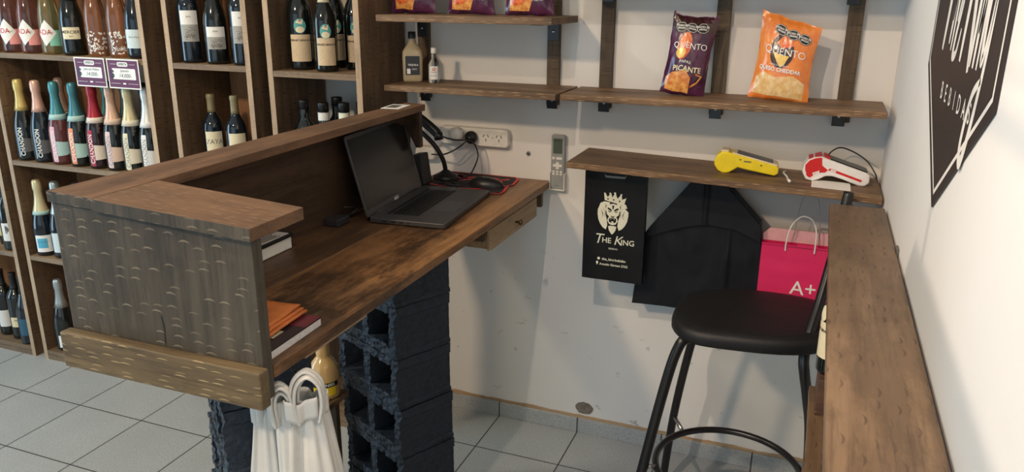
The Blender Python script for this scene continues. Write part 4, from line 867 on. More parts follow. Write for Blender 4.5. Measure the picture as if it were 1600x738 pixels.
# pink bag
pk = thing('paper_bag', 'hot pink paper bag with white A+ print and white cord handles', 'bag', (0.035, 2.57, 0.69))
W2, H2 = 0.305, 0.212
body2, f2 = bag_body('body', W2, H2, 0.07, M['bag_pink'], pk, 0.004, 3.0, 0.0)
def pf(u, v, e=0.0011): a = f2(u / W2 + 0.5, v / H2); return (u, a[1] - e, v)
decal('lettering', [(T('A+', 0.066, bold=0.004), -0.010, 0.068)], pf, M['white'], pk)
inn = MB().prism([(-W2 / 2 - 0.001, H2 - 0.005), (-W2 / 2 - 0.001, H2 + 0.02), (-W2 / 2 + 0.02, H2 + 0.042), (W2 / 2, H2 + 0.042), (W2 / 2, H2 - 0.005)], 0.034, 0.036, lambda u, v, d: (u, d, v)).build('back_sheet', M['bag_pale'], pk)
inn['label'] = 'pale pink inside of the back sheet'
MB().prism([(-W2 / 2, H2), (-0.045, H2), (-0.042, H2 + 0.006), (0.018, H2 + 0.006), (0.02, H2), (W2 / 2, H2), (W2 / 2, H2 - 0.004), (-W2 / 2, H2 - 0.004)], -0.0045, -0.0025, lambda u, v, d: (u, d, v)).build('front_rim', M['bag_pink'], pk)
MB().tube(smoothpath([(-0.078, -0.004, H2 - 0.02), (-0.078, -0.006, H2 + 0.01), (-0.068, -0.008, H2 + 0.065), (-0.04, -0.009, H2 + 0.10), (-0.008, -0.009, H2 + 0.092), (0.008, -0.008, H2 + 0.055), (0.010, -0.006, H2 + 0.01), (0.010, -0.004, H2 - 0.02)], 8), 0.0026, 10).build('handle', M['white'], pk)
MB().tube(smoothpath([(-0.06, 0.034, H2 + 0.0), (-0.055, 0.03, H2 + 0.07), (-0.045, 0.0, H2 + 0.15), (-0.025, -0.018, H2 + 0.180), (0.0, -0.01, H2 + 0.165), (0.015, 0.02, H2 + 0.09), (0.018, 0.034, H2 + 0.0)], 8), 0.0011, 8).build('handle', col('pale grey cord', (0.45, 0.43, 0.42)), pk)
for x, z, what in [(-0.126, 1.1115, 'small screw hook under the low shelf left of the pink bag'), (0.014, 1.1075, 'small screw hook under the low shelf above the pink bag handle')]:
    h = thing('screw_hook', what, 'hook', (x, 2.55, z))
    MB().lathe([(0.006, -0.004), (0.006, 0)], 12).build('plate', M['grey_p'], h)
    MB().tube(smoothpath([(0, 0, -0.004), (0, 0, -0.012), (0, -0.006, -0.018), (0, -0.011, -0.012)], 5), 0.0018, 8).build('hook', M['grey_p'], h)
h = thing('screw_hook', 'screw hook holding the black lion bag under the low shelf', 'hook', (-0.599, 2.508, 1.1236))
MB().tube(smoothpath([(0, 0.0, 0), (0, -0.0, -0.006), (0, -0.022, -0.012), (0, -0.022, -0.006)], 5), 0.0015, 8).build('hook', M['grey_p'], h)

# white bags hanging at the counter edge
M['bag_white'] = plain('white plastic film', (0.72, 0.71, 0.67), 0.38, noise_amt=0.03, bump=0.1)
M['bag_white'].node_tree.nodes['Principled BSDF'].inputs['Subsurface Weight'].default_value = 0.15
M['bag_white'].node_tree.nodes['Principled BSDF'].inputs['Subsurface Radius'].default_value = (0.02, 0.02, 0.02)
def plastic_bag(label, loc, rz, w_top, w_bot, h, seedv, side, loops):
    t = thing('plastic_bag', label, 'bag', loc, (0, 0, rz), 'white plastic bags')
    def fn(u, v):
        a = 2 * PI * u; k = v ** 0.8
        w = w_top + (w_bot - w_top) * k
        fold = 0.20 * math.sin(5 * a + seedv) + 0.13 * math.sin(9 * a + 2.2 * seedv + 1.5 * v) + 0.08 * math.sin(15 * a + seedv)
        amp = (0.9 - 0.35 * v)
        d = (0.018 + 0.018 * k)
        x = w * math.cos(a) * (1 + 0.25 * fold * amp) + side * k
        y = d * math.sin(a) * (1 + 1.1 * fold * amp) + 0.012 * k * math.sin(3 * a + seedv)
        z = -h * v + 0.018 * math.sin(4 * a + seedv) * v ** 3 + 0.01 * math.sin(7 * a) * (1 - v)
        p = mnoise.noise_vector(Vector((x * 14, y * 14, z * 6 + seedv))) * 0.008
        return (x + p.x, y + p.y, z)
    MB().grid(150, 40, fn).build('body', M['bag_white'], t, solid=0.0012)
    for k, (dx, ww, hh, dy) in enumerate(loops):
        pts = smoothpath([(dx - ww * 0.7, dy, -0.04), (dx - ww, dy - 0.004, 0.0), (dx - ww * 0.8, dy - 0.006, hh * 0.7), (dx, dy - 0.006, hh), (dx + ww * 0.85, dy - 0.004, hh * 0.65), (dx + ww, dy, 0.0), (dx + ww * 0.7, dy, -0.04)], 7)
        MB().tube(pts, 0.0085, 10, flat=0.45).build('handle', M['bag_white'], t)
    # crumpled collar where the handles are gathered
    def collar(u, v):
        a = 2 * PI * u; f = 1 + 0.16 * math.sin(6 * a + seedv) + 0.1 * math.sin(11 * a)
        return (w_top * 1.05 * math.cos(a) * f, 0.026 * math.sin(a) * f, 0.012 - 0.045 * v + 0.006 * math.sin(5 * a))
    MB().grid(60, 5, collar).build('gathered_collar', M['bag_white'], t, solid=0.0015)
    return t
RZ = math.radians(36)
plastic_bag('front white plastic bag with looped handles hanging off the counter edge', (-0.872, 1.118, 0.915), RZ, 0.042, 0.080, 0.40, 0.7, 0.022,
            [(0.014, 0.030, 0.070, -0.010), (0.018, 0.029, 0.066, 0.004), (0.016, 0.025, 0.063, -0.020), (0.022, 0.024, 0.058, -0.004), (-0.036, 0.021, 0.050, -0.006), (-0.034, 0.018, 0.046, -0.017), (-0.038, 0.015, 0.040, 0.004), (-0.033, 0.012, 0.033, -0.012)])
plastic_bag('rear white plastic bag hanging lower left behind the front one', (-0.975, 1.150, 0.862), RZ, 0.028, 0.055, 0.34, 2.9, -0.004, [(0.0, 0.014, 0.05, 0.0)])

# ------------------------------------------------------------------ snack bags
def snack(label, loc, rz, lean, w, h, d, body_mat, group, art, tilt=0.0, topslope=0.0, seedv=0.0, ear=0.004):
    t = thing('snack_bag', label, 'snack bag', loc, (lean, tilt, rz), group)
    def surf(u, v, s):
        x = (u - 0.5) * w * (1 - 0.10 * math.sin(PI * v) * abs(2 * u - 1)); z = v * h + topslope * (u - 0.5) * v * h
        b = (max(0.0, 1 - abs(2 * u - 1) ** 2.6)) * (max(0.0, math.sin(PI * min(1, max(0, (v * 1.02) ** 0.8)))) ** 0.55)
        end = max(0, 1 - v / 0.22) + max(0, 1 - (1 - v) / 0.25)
        wr = mnoise.noise(Vector((u * 6 + seedv, v * 5, s * 2))) * 0.6 + mnoise.noise(Vector((u * 14, v * 9 + seedv, s))) * 0.5 + end * 1.1 * mnoise.noise(Vector((u * 13 + seedv, v * 2.5, s + 3)))
        y = s * (d * b * (1 + 0.16 * wr) + 0.0010) + 0.0045 * wr * b
        if v > 0.93: y += 0.004 * math.sin(u * 40) * 0.3
        z += ear * v ** 8 * (math.exp(-((u - 0.03) / 0.10) ** 2) + 0.5 * math.exp(-((u - 1.0) / 0.2) ** 2))
        return (x + 0.003 * wr, y, z + 0.004 * mnoise.noise(Vector((u * 5, seedv, v))))
    mb = MB(); mb.grid(36, 48, lambda u, v: surf(u, v, -1)); mb.grid(36, 48, lambda u, v: surf(u, v, 1))
    mb.build('film', body_mat, t)
    def fn_e(e):
        def fn(x, z):
            u = min(1, max(0, x / w + 0.5)); v = min(1, max(0, z / h)); p = surf(u, v, -1)
            return (p[0], p[1] - e, p[2])
        return fn
    for k, (nm, mat, items) in enumerate(art(w, h)): decal(nm, items, fn_e(0.0007 + 0.0004 * k), mat, t)
    return t
def film(name, a, b_, scale=6):
    m, nt, b = new_mat(name)
    n = NOISE(nt, SCALED(nt, (1, 1, 1)), scale * 4, 4)
    nt.links.new(RAMP(nt, n, [(0.38, a), (0.62, b_)]), b.inputs['Base Color']); b.inputs['Roughness'].default_value = 0.24; b.inputs['Coat Weight'].default_value = 0.5
    BUMP(nt, b, NOISE(nt, SCALED(nt, (1, 1, 0.5)), 30, 2), 0.6, 0.006); return m
purple = film('purple glossy film', (0.045, 0.008, 0.035), (0.10, 0.02, 0.07)); orangef = film('orange glossy film', (0.78, 0.20, 0.035), (0.86, 0.29, 0.06))
potato = film('potato chip print', (0.62, 0.17, 0.04), (0.85, 0.45, 0.12), 14); chipw = film('pale chips print', (0.75, 0.45, 0.16), (0.88, 0.66, 0.34), 14)
redchip = film('red chip print', (0.65, 0.05, 0.02), (0.85, 0.25, 0.06), 14); goldc = film('golden cheese print', (0.85, 0.50, 0.08), (0.9, 0.66, 0.2), 12); darkoval = film('dark oval print', (0.03, 0.012, 0.012), (0.06, 0.02, 0.015))
def D(poly): return shape2d(poly, 0.01)
octo = lambda r: [(r * 1.25 * math.cos(PI / 8 + k * PI / 4), r * math.sin(PI / 8 + k * PI / 4)) for k in range(8)]
def octs(xs, z, r, sl=0): 
    a = [(D(octo(r)), x, z + sl * x) for x in xs]
    bword = [(T(s, r * 0.42, bold=0.03), x, z + sl * x + dz) for x in xs for s, dz in (('EXCESO EN', r * 0.25), ('GRASAS', -r * 0.2))]
    ring = [(ribbon([(p[0] * 0.88, p[1] * 0.88) for p in octo(r) + [octo(r)[0]]], r * 0.07), x, z + sl * x) for x in xs]
    return a, bword + ring
def art_purple(w, h):
    a, l = octs((-0.040, -0.006, 0.028), h * 0.855, 0.0165)
    pot = [(p[0] * 0.9, p[1]) for p in ellipse(0.046, 0.086)]
    return [('top_band', darkoval, [(D([(-w / 2 + .004, h * .80), (w / 2 - .004, h * .80), (w / 2 - .004, h * .985), (-w / 2 + .004, h * .985)]), 0, 0)]),
            ('lower_photo', potato, [(D([(-w * .42, .012), (w * .12, .008), (w * .10, .06), (-w * .02, .078), (-w * .3, .07), (-w * .44, .05)]), 0, 0)]),
            ('potato_print', redchip, [(D([(p[0] + 0.1 * p[1], p[1]) for p in pot]), -w * 0.14, h * 0.62)]), ('potato_tip', goldc, [(D(ellipse(0.03, 0.034)), -w * 0.2, h * 0.53)]),
            ('warning_octagons', M['black'], a), ('octagon_print', M['white'], l),
            ('lettering', M['white'], [(T('QUENTO', 0.026), -0.002, h * 0.625), (T('PAPAS', 0.0125), -0.01, h * 0.42)]),
            ('flavour_lettering', M['cream'], [(T('PICANTE', 0.023, bold=0.02), 0.0, h * 0.335)]),
            ('chilli_print', potato, [(ribbon([(0.02, 0.03), (0.04, 0.045), (0.05, 0.065), (0.03, 0.07)], 0.006), 0, 0)])]
def art_orange(w, h):
    a, l = octs((-0.022, 0.014, 0.050), h * 0.83, 0.0165, -0.12)
    return [('lower_photo', chipw, [(D([(-w * .44, .014), (w * .40, .010), (w * .42, .062), (w * .2, .078), (-w * .1, .068), (-w * .3, .078), (-w * .45, .06)]), 0, 0)]),
            ('dark_oval', darkoval, [(D(ellipse(0.072, 0.096)), -w * 0.06, h * 0.60)]), ('chip_print', redchip, [(D([(-.018, .02), (0.0, .046), (.022, .046), (.034, .022), (.0, .008)]), -w * 0.06, h * 0.60)]),
            ('cheese_print', goldc, [(D([(-.024, -.008), (.024, -.010), (.014, -.036), (.004, -.046), (-.008, -.034)]), -w * 0.06, h * 0.60)]),
            ('warning_octagons', M['black'], a), ('octagon_print', M['white'], l),
            ('lettering', M['white'], [(T('QUENTO', 0.030), 0.0, h * 0.595), (T('QUESO CHEDDAR', 0.0155, bold=0.03), -0.008, h * 0.375), (T('PAPAS CON SABOR A', 0.006), -0.01, h * 0.43)])]
ZS = 1.3645
snack('purple bag of spicy potato snacks standing on the long wall shelf', (-0.408, 2.545, ZS), math.radians(9), math.radians(-5), 0.142, 0.244, 0.032, purple, None, art_purple, tilt=math.radians(7), topslope=0.03, seedv=1.0, ear=0.014)
snack('orange bag of cheddar potato snacks standing on the long wall shelf', (-0.117, 2.548, ZS), math.radians(-3), math.radians(-5), 0.178, 0.240, 0.034, orangef, None, art_orange, tilt=math.radians(4), topslope=-0.16, seedv=4.0)
for x, what, sv in [(-1.345, 'purple snack bag at the left end of the upper shelf, cut by the top edge', 2.0), (-1.127, 'purple snack bag in the middle of the upper shelf', 5.5), (-0.918, 'purple snack bag at the right end of the upper shelf', 8.0)]:
    snack(what, (x, 2.52, 1.6015), math.radians(4), math.radians(-4), 0.168, 0.262, 0.032, purple, 'purple snack bags on the upper shelf', lambda w, h: [
        ('lower_photo', potato, [(D([(-w * .40, .014), (w * .02, .012), (w * .10, .05), (-w * .05, .085), (-w * .38, .08)]), 0, 0)]), ('potato_print', redchip, [(D(ellipse(0.05, 0.04)), -w * 0.2, 0.05)]), ('pale_print', M['white'], [(T('QUENTO', 0.028), 0, h * 0.6), (T('PAPAS', 0.012), 0.035, 0.05)])], seedv=sv)

# ------------------------------------------------------------------ bottles on the lower left wall shelf
tq = thing('tequila_bottle', 'flat square-shouldered bottle of pale tequila with black cap and dark label', 'bottle', (-1.370, 2.545, 1.3645), (0, 0, math.radians(28)))
def sqring(w, d, z, p=4.0, n=32):
    r = []
    for k in range(n):
        a = 2 * PI * k / n; c, s_ = math.cos(a), math.sin(a)
        r.append((w * math.copysign(abs(c) ** (2 / p), c), d * math.copysign(abs(s_) ** (2 / p), s_), z))
    return r
def loft(rings):
    mb = MB(); n = len(rings[0]); vs = [p for r in rings for p in r]; fs = []
    for i in range(len(rings) - 1):
        for k in range(n): k2 = (k + 1) % n; fs.append((i * n + k, i * n + k2, (i + 1) * n + k2, (i + 1) * n + k))
    fs += [tuple(range(n - 1, -1, -1)), tuple((len(rings) - 1) * n + k for k in range(n))]
    return mb.add(vs, fs, True)
loft([sqring(.030, .020, 0, 5), sqring(.034, .023, .004, 5), sqring(.035, .024, .012, 5), sqring(.036, .025, .09, 5), sqring(.035, .024, .106, 4), sqring(.026, .02, .120, 3), sqring(.015, .014, .134, 2), sqring(.012, .012, .150, 2), sqring(.012, .012, .156, 2)]).build('glass_body', G['amber'], tq)
MB().lathe([(0.0135, 0.150), (0.0138, 0.152), (0.0138, 0.172), (0.012, 0.174)], 24).build('cap', M['black_p'], tq)
decal('label', [(shape2d(rrect(0.05, 0.066, 0.002), 0.01), 0, 0.058)], lambda u, v: (u, -0.0262, v), col('dark slate label', (0.03, 0.035, 0.045)), tq)
decal('lettering', [(T('TEQUILA', 0.009, bold=0.02), 0.002, 0.06), (shape2d(rrect(0.012, 0.018)), -0.014, 0.038), (T('ORO', 0.008), 0.006, 0.045)], lambda u, v: (u, -0.0267, v), M['white'], tq)
mr = thing('rum_bottle', 'miniature clear rum bottle with white cap and label beside the tequila bottle', 'bottle', (-1.280, 2.535, 1.3645))
pr_ = [(0.016, 0), (0.0185, 0.003), (0.019, 0.008), (0.019, 0.060), (0.0175, 0.072), (0.011, 0.083), (0.0085, 0.095), (0.008, 0.108)]
MB().lathe(pr_, 24).build('glass_body', G['clear'], mr)
MB().lathe([(0.0095, 0.102), (0.0098, 0.104), (0.0098, 0.121), (0.0085, 0.122)], 20).build('cap', M['white_p'], mr)
def rf(e): return lambda u, v: ((0.019 + e) * math.cos(math.radians(-65) + u / 0.019), (0.019 + e) * math.sin(math.radians(-65) + u / 0.019), v)
decal('label', [(shape2d(rrect(0.034, 0.046, 0.002), 0.004), 0, 0.036)], rf(0.0004), M['white'], mr)
decal('red_roundel', [(shape2d(ellipse(0.011, 0.011)), 0, 0.049)], rf(0.0008), M['red'], mr)
decal('lettering', [(T('RON', 0.008), 0, 0.038), (T('BLANCO', 0.006), 0, 0.026)], rf(0.0008), M['ink'], mr)

# ------------------------------------------------------------------ card terminals on the low shelf
def shz(x): return 1.148 + (x + 0.742) * (1.121 - 1.148) / 0.946
sl = math.atan((1.148 - 1.121) / 0.946)
ye = plain('yellow terminal plastic', (0.80, 0.62, 0.015), 0.38); redp_ = plain('red terminal plastic', (0.60, 0.02, 0.02), 0.35); whp = plain('white terminal plastic', (0.80, 0.78, 0.76), 0.35)
paper = plain('receipt roll paper', (0.7, 0.58, 0.42), 0.6)
yt = thing('card_terminal', 'yellow card payment terminal lying on the low wall shelf', 'card terminal', (-0.290, 2.505, shz(-0.19) + 0.003), (0, sl + 0.015, math.radians(3)))
yp = [(0.006, 0.022), (0.004, 0.034), (0.010, 0.052), (0.024, 0.066), (0.040, 0.068), (0.062, 0.063), (0.190, 0.040), (0.200, 0.034), (0.200, 0.016), (0.190, 0.008), (0.100, 0.018), (0.078, 0.022), (0.066, 0.012), (0.052, 0.002), (0.034, -0.001), (0.018, 0.006)]
MB().prism(yp, 0.0, 0.072, lambda u, v, d: (u, d, v)).build('body', ye, yt, bevel=0.004, seg=3)
def slab(x0, z0, x1, z1, y0, y1, e0, e1):
    n = Vector((-(z1 - z0), 0, x1 - x0)).normalized(); P = lambda x, z, y, e: Vector((x, y, z)) + n * e
    return MB().hexa([P(x0, z0, y0, e0), P(x1, z1, y0, e0), P(x1, z1, y1, e0), P(x0, z0, y1, e0)], [P(x0, z0, y0, e1), P(x1, z1, y0, e1), P(x1, z1, y1, e1), P(x0, z0, y1, e1)])
slab(0.056, 0.064, 0.196, 0.039, 0.004, 0.068, -0.002, 0.004).build('top_frame', paper, yt, bevel=0.002)
slab(0.070, 0.0615, 0.180, 0.042, 0.007, 0.065, 0.0042, 0.0050).build('screen', M['screen'], yt)
slab(0.022, 0.0655, 0.046, 0.0665, 0.006, 0.066, 0.0, 0.006).build('paper_cover', paper, yt, bevel=0.002)
mb = MB()
for x0, x1, z in ((0.080, 0.086, 0.048), (0.094, 0.116, 0.044), (0.144, 0.150, 0.037)): mb.box(x0, x1, -0.0006, 0.001, z - 0.0025, z + 0.0015)
mb.build('side_buttons', M['ink'], yt)
tag(MB().tube(smoothpath([(-0.072, 2.60, 1.135), (-0.076, 2.56, 1.139), (-0.064, 2.52, 1.137), (-0.058, 2.49, 1.134)], 6), 0.0028, 8).tube([(-0.058, 2.49, 1.134), (-0.052, 2.465, 1.1335)], 0.0045, 8).build('charger_cable', M['white_p']), 'short white charger cable end lying beside the yellow terminal', 'cable')
wt = thing('card_terminal', 'red and white card payment terminal at the right end of the low shelf', 'card terminal', (-0.024, 2.525, shz(0.08) + 0.004), (0, sl + 0.02, math.radians(2)))
wp = [(0.002, 0.024), (0.004, 0.046), (0.014, 0.064), (0.030, 0.074), (0.054, 0.079), (0.066, 0.074), (0.184, 0.044), (0.194, 0.036), (0.196, 0.014), (0.184, 0.002), (0.166, 0.002), (0.120, 0.016), (0.090, 0.022), (0.070, 0.020), (0.054, 0.008), (0.036, 0.0), (0.016, 0.002)]
MB().prism(wp, 0.0, 0.074, lambda u, v, d: (u, d, v)).build('body', whp, wt, bevel=0.005, seg=3)
MB().prism([(0.010, 0.032), (0.008, 0.048), (0.018, 0.063), (0.034, 0.072), (0.052, 0.076), (0.056, 0.052), (0.074, 0.040), (0.068, 0.032), (0.046, 0.028), (0.026, 0.010), (0.016, 0.016), (0.014, 0.024)], -0.0012, 0.004, lambda u, v, d: (u, d, v)).build('red_side', redp_, wt)
MB().prism([(0.074, 0.040), (0.172, 0.015), (0.174, 0.021), (0.080, 0.046)], -0.0012, 0.004, lambda u, v, d: (u, d, v)).build('red_stripe', redp_, wt)
MB().prism(rrect(0.016, 0.005, 0.001, 0, 0), -0.0018, 0.0, lambda u, v, d: (0.090 + u, d, 0.0395 + v - 0.25 * u)).build('side_button', whp, wt)
slab(0.016, 0.0655, 0.052, 0.0795, 0.005, 0.069, 0.0, 0.0025).build('red_cover', redp_, wt)
slab(0.058, 0.0775, 0.076, 0.0720, 0.008, 0.066, 0.0, 0.004).build('red_collar', redp_, wt)
slab(0.078, 0.072, 0.186, 0.0445, 0.006, 0.068, -0.001, 0.0022).build('screen', M['screen'], wt)
decal('lettering', [(T('my', 0.017, bold=0.04), 0, 0, 0.5)], lambda u, v: (0.042 + u, -0.0018, 0.028 + v), M['white'], wt)
ad = thing('power_adapter', 'white charger adapter in the wall behind the red and white terminal', 'adapter', (0.095, WY, 1.150))
MB().prism(rrect(0.075, 0.032, 0.008, 0, 0.0), -0.034, -0.0005, lambda u, v, d: (u, d, v)).build('body', whp, ad, bevel=0.003)
MB().box(-0.004, 0.004, -0.036, -0.034, -0.004, 0.02).build('pin', M['chrome'], ad)
tag(MB().tube(smoothpath([(0.052, 2.60, 1.142), (0.046, 2.60, 1.19), (0.075, 2.60, 1.222), (0.115, 2.60, 1.215), (0.16, 2.59, 1.19), (0.188, 2.57, 1.155), (0.192, 2.55, 1.142)], 10), 0.0022, 8).build('charger_cable', M['black_p']), 'thin black charger cable arching over the red and white terminal', 'cable')
t = thing('receipt_slip', 'white paper slip under the red and white terminal', 'paper', (0.06, 2.53, 0))
MB().hexa([(0.01, 2.445, shz(0.01) + .0006), (0.12, 2.445, shz(0.12) + .0006), (0.12, 2.55, shz(.12) + .0006), (0.01, 2.55, shz(.01) + .0006)], [(0.01, 2.445, shz(.01) + .0014), (0.12, 2.445, shz(.12) + .0014), (0.12, 2.55, shz(.12) + .0014), (0.01, 2.55, shz(.01) + .0014)]).build('sheet', M['white'], t, world=True)

# ------------------------------------------------------------------ side bar along the right wall
sb = thing('side_bar', 'narrow wooden side bar running along the right wall', 'bar counter', (0.135, 1.5, 0))
MB().hexa([(0.058, 0.55, 1.093), (0.206, 0.55, 1.093), (0.204, 2.29, 1.093), (0.0635, 2.29, 1.093)], [(0.058, 0.55, 1.12), (0.206, 0.55, 1.12), (0.204, 2.29, 1.12), (0.0635, 2.29, 1.12)]).build('top_board', M['bar'], sb, world=True, bevel=0.003)
MB().box(0.064, 0.186, 0.55, 2.0, 0.676, 0.70).build('lower_board', M['bar'], sb, world=True, bevel=0.002)
MB().box(0.078, 0.186, 1.842, 1.99, 0.7005, 0.7945).build('riser_block', wood('dark riser end wood', (0.13, 0.07, 0.045), (0.06, 0.032, 0.022), (0.36, 0.24, 0.16), 'x', 'x', cell=(0.05, 0.02), marks=0.5, seed=17), sb, world=True, bevel=0.002)
MB().box(0.1865, 0.204, 0.55, 2.0, 0.0, 1.0925).build('back_board', M['bar'], sb, world=True)
MB().box(0.07, 0.186, 0.60, 0.62, 0.0, 0.6755).build('support_panel', M['bar'], sb, world=True)
MB().box(0.07, 0.186, 1.90, 1.92, 0.0, 0.6755).build('support_panel', M['bar'], sb, world=True)
MB().box(0.2045, 0.2095, 1.88, 1.915, 1.10, 1.128).build('wall_clip', M['ink'], sb, world=True)
bottle('amaro_bottle', 'dark amaro bottle with cream label standing half hidden under the side bar', (0.104, 1.902, 0.795), 'amaro', G['black'], scale=0.80, marks=[
    (M['cream'], [(S(rrect(0.072, 0.092, 0.003)), -0.01, 0.088)], -140, 'label'),
    (M['black'], [(T('FERNET-BRANCA', 0.0105, bold=0.03), -0.01, 0.112)] + [(shape2d(rrect(0.055, 0.0009)), -0.01, 0.1 - 0.008 * k) for k in range(6)], -140, 'lettering'),
    (M['cream'], [(S(ellipse(0.03, 0.04)), -0.01, 0.155)], -140, 'medallion')])

# ------------------------------------------------------------------ bar stool
stl = thing('bar_stool', 'black bar stool with padded seat and round foot ring', 'bar stool', (-0.12, 2.2, 0))
vinyl = plain('black vinyl', (0.009, 0.009, 0.010), 0.52, noise_amt=0.1, nscale=120, bump=0.25)
so = smoothpath([(x, y, 0) for x, y in [(-0.318, 2.13), (-0.333, 2.22), (-0.326, 2.32), (-0.285, 2.395), (-0.18, 2.452), (-0.04, 2.462), (0.075, 2.435), (0.135, 2.36), (0.140, 2.22), (0.085, 2.125), (0.0, 2.078), (-0.13, 2.058), (-0.255, 2.062)]], 6, closed=True)
cx, cy = -0.095, 2.255
def ring(s, z): return [(cx + (p.x - cx) * s, cy + (p.y - cy) * s, z + 0.010 * ((p.x - cx) * 1.2)) for p in so]
rings = [ring(0.93, 0.734), ring(0.985, 0.736), ring(1.0, 0.743), ring(1.002, 0.758), ring(0.985, 0.770), ring(0.94, 0.777), ring(0.8, 0.780), ring(0.5, 0.778), ring(0.25, 0.777), ring(0.05, 0.777)]
loft(rings).build('seat', vinyl, stl, world=True)
sk = M['steel_black']
MB().tube(smoothpath([(-0.27, 2.12, 0.725), (-0.292, 2.105, 0.705), (-0.318, 2.085, 0.60), (-0.367, 2.045, 0.30), (-0.41, 2.005, 0.0)], 8), 0.0155, 16).build('leg', sk, stl, world=True)
MB().tube(smoothpath([(-0.25, 2.37, 0.725), (-0.268, 2.38, 0.705), (-0.30, 2.385, 0.55), (-0.335, 2.40, 0.30), (-0.36, 2.42, 0.0)], 8), 0.0135, 16).build('leg', sk, stl, world=True)
p1 = smoothpath([(0.112, 2.372, 1.138), (0.098, 2.33, 1.01), (0.072, 2.235, 0.86), (0.050, 2.155, 0.762), (0.045, 2.125, 0.715), (0.052, 2.12, 0.67), (0.068, 2.16, 0.58), (0.092, 2.25, 0.40), (0.115, 2.36, 0.0)], 8)
MB().tube(p1, 0.0148, 16).build('back_post_leg', sk, stl, world=True)
p2 = [Vector((q.x + 0.065, q.y - 0.035, q.z - 0.01)) if i < 0 else Vector((q.x + 0.068, q.y + 0.02 if q.z > 0.9 else q.y + 0.02 + (0.9 - min(0.9, q.z)) * 0.25, q.z - 0.018)) for i, q in enumerate(p1)]
p2[-1].z = 0.0
p2 = [q for q in p2 if 0 <= q.z <= 1.07]
MB().tube(p2, 0.0135, 16).build('back_post_leg', sk, stl, world=True)
MB().tube(smoothpath([(0.106, 2.352, 1.100), (0.140, 2.352, 1.090), (0.174, 2.36, 1.066)], 6), 0.0105, 12).build('back_rail', sk, stl, world=True)
MB().tube(smoothpath([(-0.26, 2.13, 0.722), (-0.1, 2.13, 0.722), (0.045, 2.16, 0.722)], 4), 0.010, 10).tube([(-0.25, 2.36, 0.722), (-0.05, 2.38, 0.722), (0.12, 2.38, 0.722)], 0.010, 10).build('seat_frame', sk, stl, world=True)
rc = [(-0.13 + 0.215 * math.cos(2 * PI * k / 56), 2.165 + 0.215 * math.sin(2 * PI * k / 56), 0.30) for k in range(56)]
MB().tube(rc, 0.0105, 14, closed=True).build('foot_ring', sk, stl, world=True)
MB().tube([(-0.352, 2.06, 0.315), (-0.33, 2.085, 0.30)], 0.008, 10).build('ring_joint', M['chrome'], stl, world=True)
MB().tube([(-0.333, 2.395, 0.31), (-0.295, 2.33, 0.30)], 0.007, 10).build('ring_joint', M['chrome'], stl, world=True)

# ------------------------------------------------------------------ hexagonal sign on the right wall
sg_ = thing('wall_sign', 'black hexagonal shop sign with white lettering on the right wall', 'sign', (RX, 1.51, 1.755))
def sf(d): return lambda u, v, dd=0: (-d, -u, v)
R_ = 0.434
hx = lambda r: [(r * math.cos(PI / 2 + k * PI / 3), r * math.sin(PI / 2 + k * PI / 3)) for k in range(6)]
MB().prism(hx(R_), 0.0005, 0.003, lambda u, v, d: (-d, -u, v)).build('panel', plain('sign black vinyl', (0.022, 0.016, 0.017), 0.5), sg_)
def rib_ring(r, w):
    o, i = hx(r), hx(r - w)
    return o + i, [(k, (k + 1) % 6, 6 + (k + 1) % 6, 6 + k) for k in range(6)]
decal('border_line', [(rib_ring(R_ - 0.022, 0.010), 0, 0)], sf(0.0035), M['white'], sg_)
def brush(pts, w=0.015, n=10):
    w *= 1.55
    P = smoothpath([(x, y, 0) for x, y in pts], n); m = len(P)
    ws = [w * (0.35 + 0.65 * math.sin(PI * min(1, (i + 0.5) / m)) ** 0.5) for i in range(m)]
    return (ribbon([(p.x, p.y) for p in P], w, ws), 0, 0)
strokes = [brush([(-.225, .135), (-.19, .165), (-.12, .15), (-.07, .175)], .016), brush([(-.14, .16), (-.15, .05), (-.172, -.09), (-.19, -.175)], .019), 
           brush([(-.075, .11), (-.085, .0), (-.115, -.16)], .014), brush([(-.112, -.12), (-.085, -.03), (-.070, -.06), (-.085, -.17)], .013),
           brush([(-.055, -.12), (-.030, -.06), (-.022, -.085), (-.048, -.14), (-.052, -.175), (-.02, -.17), (.0, -.13)], .012),
           brush([(.085, .20), (.10, .14), (.06, -.03), (.035, -.18)], .018), brush([(.175, .19), (.15, .10), (.07, -.01)], .014), brush([(.065, -.01), (.10, -.08), (.125, -.19)], .017), brush([(.06, .15), (.05, .21), (.10, .23), (.13, .17)], .01),
           brush([(.150, -.03), (.135, -.18)], .013), brush([(.162, .03), (.165, .045)], .014),
           brush([(.178, -.03), (.165, -.18)], .012), brush([(.168, -.13), (.195, -.04), (.207, -.06), (.197, -.18)], .012),
           brush([(.262, -.045), (.238, -.03), (.222, -.10), (.228, -.165), (.25, -.13), (.268, -.04)], .012), brush([(.27, -.02), (.262, -.14), (.235, -.25), (.20, -.315), (.175, -.29), (.20, -.22), (.25, -.19)], .013)]
decal('script_lettering', strokes, sf(0.0036), M['white'], sg_)
sp = []
for k, c in enumerate('BEBIDAS'): sp.append((T(c, 0.043, bold=0.01), -0.105 + 0.052 * k, -0.243))
decal('lettering', sp, sf(0.0036), M['white'], sg_)

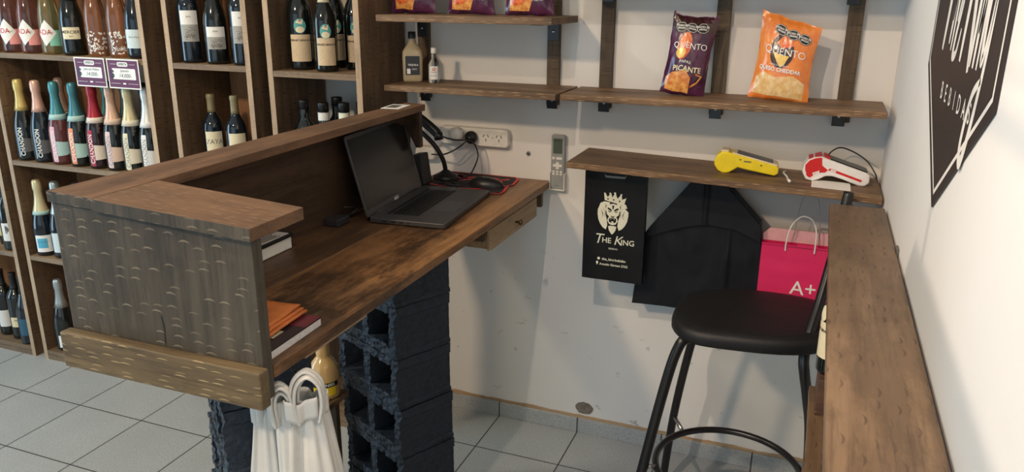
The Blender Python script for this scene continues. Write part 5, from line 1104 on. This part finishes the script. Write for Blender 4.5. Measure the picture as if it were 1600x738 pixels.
# ------------------------------------------------------------------ price cards on the rack shelf
def price(x0, x1, label, line, rz):
    w = x1 - x0; t = thing('price_card', label, 'price card', ((x0 + x1) / 2, 2.3405, 1.302), (0, 0, 0), 'price cards on the rack shelf')
    f = lambda d: (lambda u, v: (u, -d, v))
    MB().prism(rrect(w, 0.114, 0.001, 0, 0.057), 0, -0.0012, lambda u, v, d: (u, d, v)).build('card', M['white'], t)
    decal('purple_field', [(shape2d(rrect(w - 0.010, 0.104, 0, 0, 0.057)), 0, 0)], f(0.0016), col('purple card', (0.115, 0.012, 0.06)), t)
    decal('white_boxes', [(shape2d(rrect(0.055, 0.017, 0.008, 0, 0.094)), 0, 0), (shape2d(rrect(w - 0.044, 0.042, 0.004, 0.003, 0.057)), 0, 0), (shape2d(rrect(0.016, 0.006, 0.003, 0, 0.020)), 0, 0), (shape2d(rrect(0.03, 0.001)), -0.048, 0.094), (shape2d(rrect(0.03, 0.001)), 0.048, 0.094), (shape2d(rrect(0.05, 0.001)), -0.045, 0.02), (shape2d(rrect(0.05, 0.001)), 0.045, 0.02)], f(0.0019), M['white'], t)
    decal('lettering', [(T('OFERTA', 0.0125, bold=0.02), 0, 0.094), (T('$', 0.042, bold=0.03), -0.057, 0.055), (T(line, 0.013, shear=0.3), 0.008, 0.069), (T('14.000-', 0.021, shear=0.3), 0.008, 0.050)], f(0.0022), M['black'], t)
price(-2.778, -2.618, 'left purple and white OFERTA price card under the top bottles', 'Julia nat Malbec', 0)
price(-2.607, -2.445, 'right purple and white OFERTA price card under the top bottles', 'Splendor', 0)


# ------------------------------------------------------------------ thin rail added out of view to cast the right wall's shade band
hr = thing('added_shade_rail', 'thin black rail on two rods, added unseen over the side bar to cast a shade band', 'rail', (-0.07, 0.85, 1.71))
MB().box(-0.088, -0.055, 0.30, 1.235, 1.712, 1.722).build('rail', M['steel_black'], hr, world=True)
for y in (0.45, 1.12): MB().tube([(-0.0715, y, 1.722), (-0.0715, y, 2.999)], 0.004, 8).build('rod', M['steel_black'], hr, world=True)
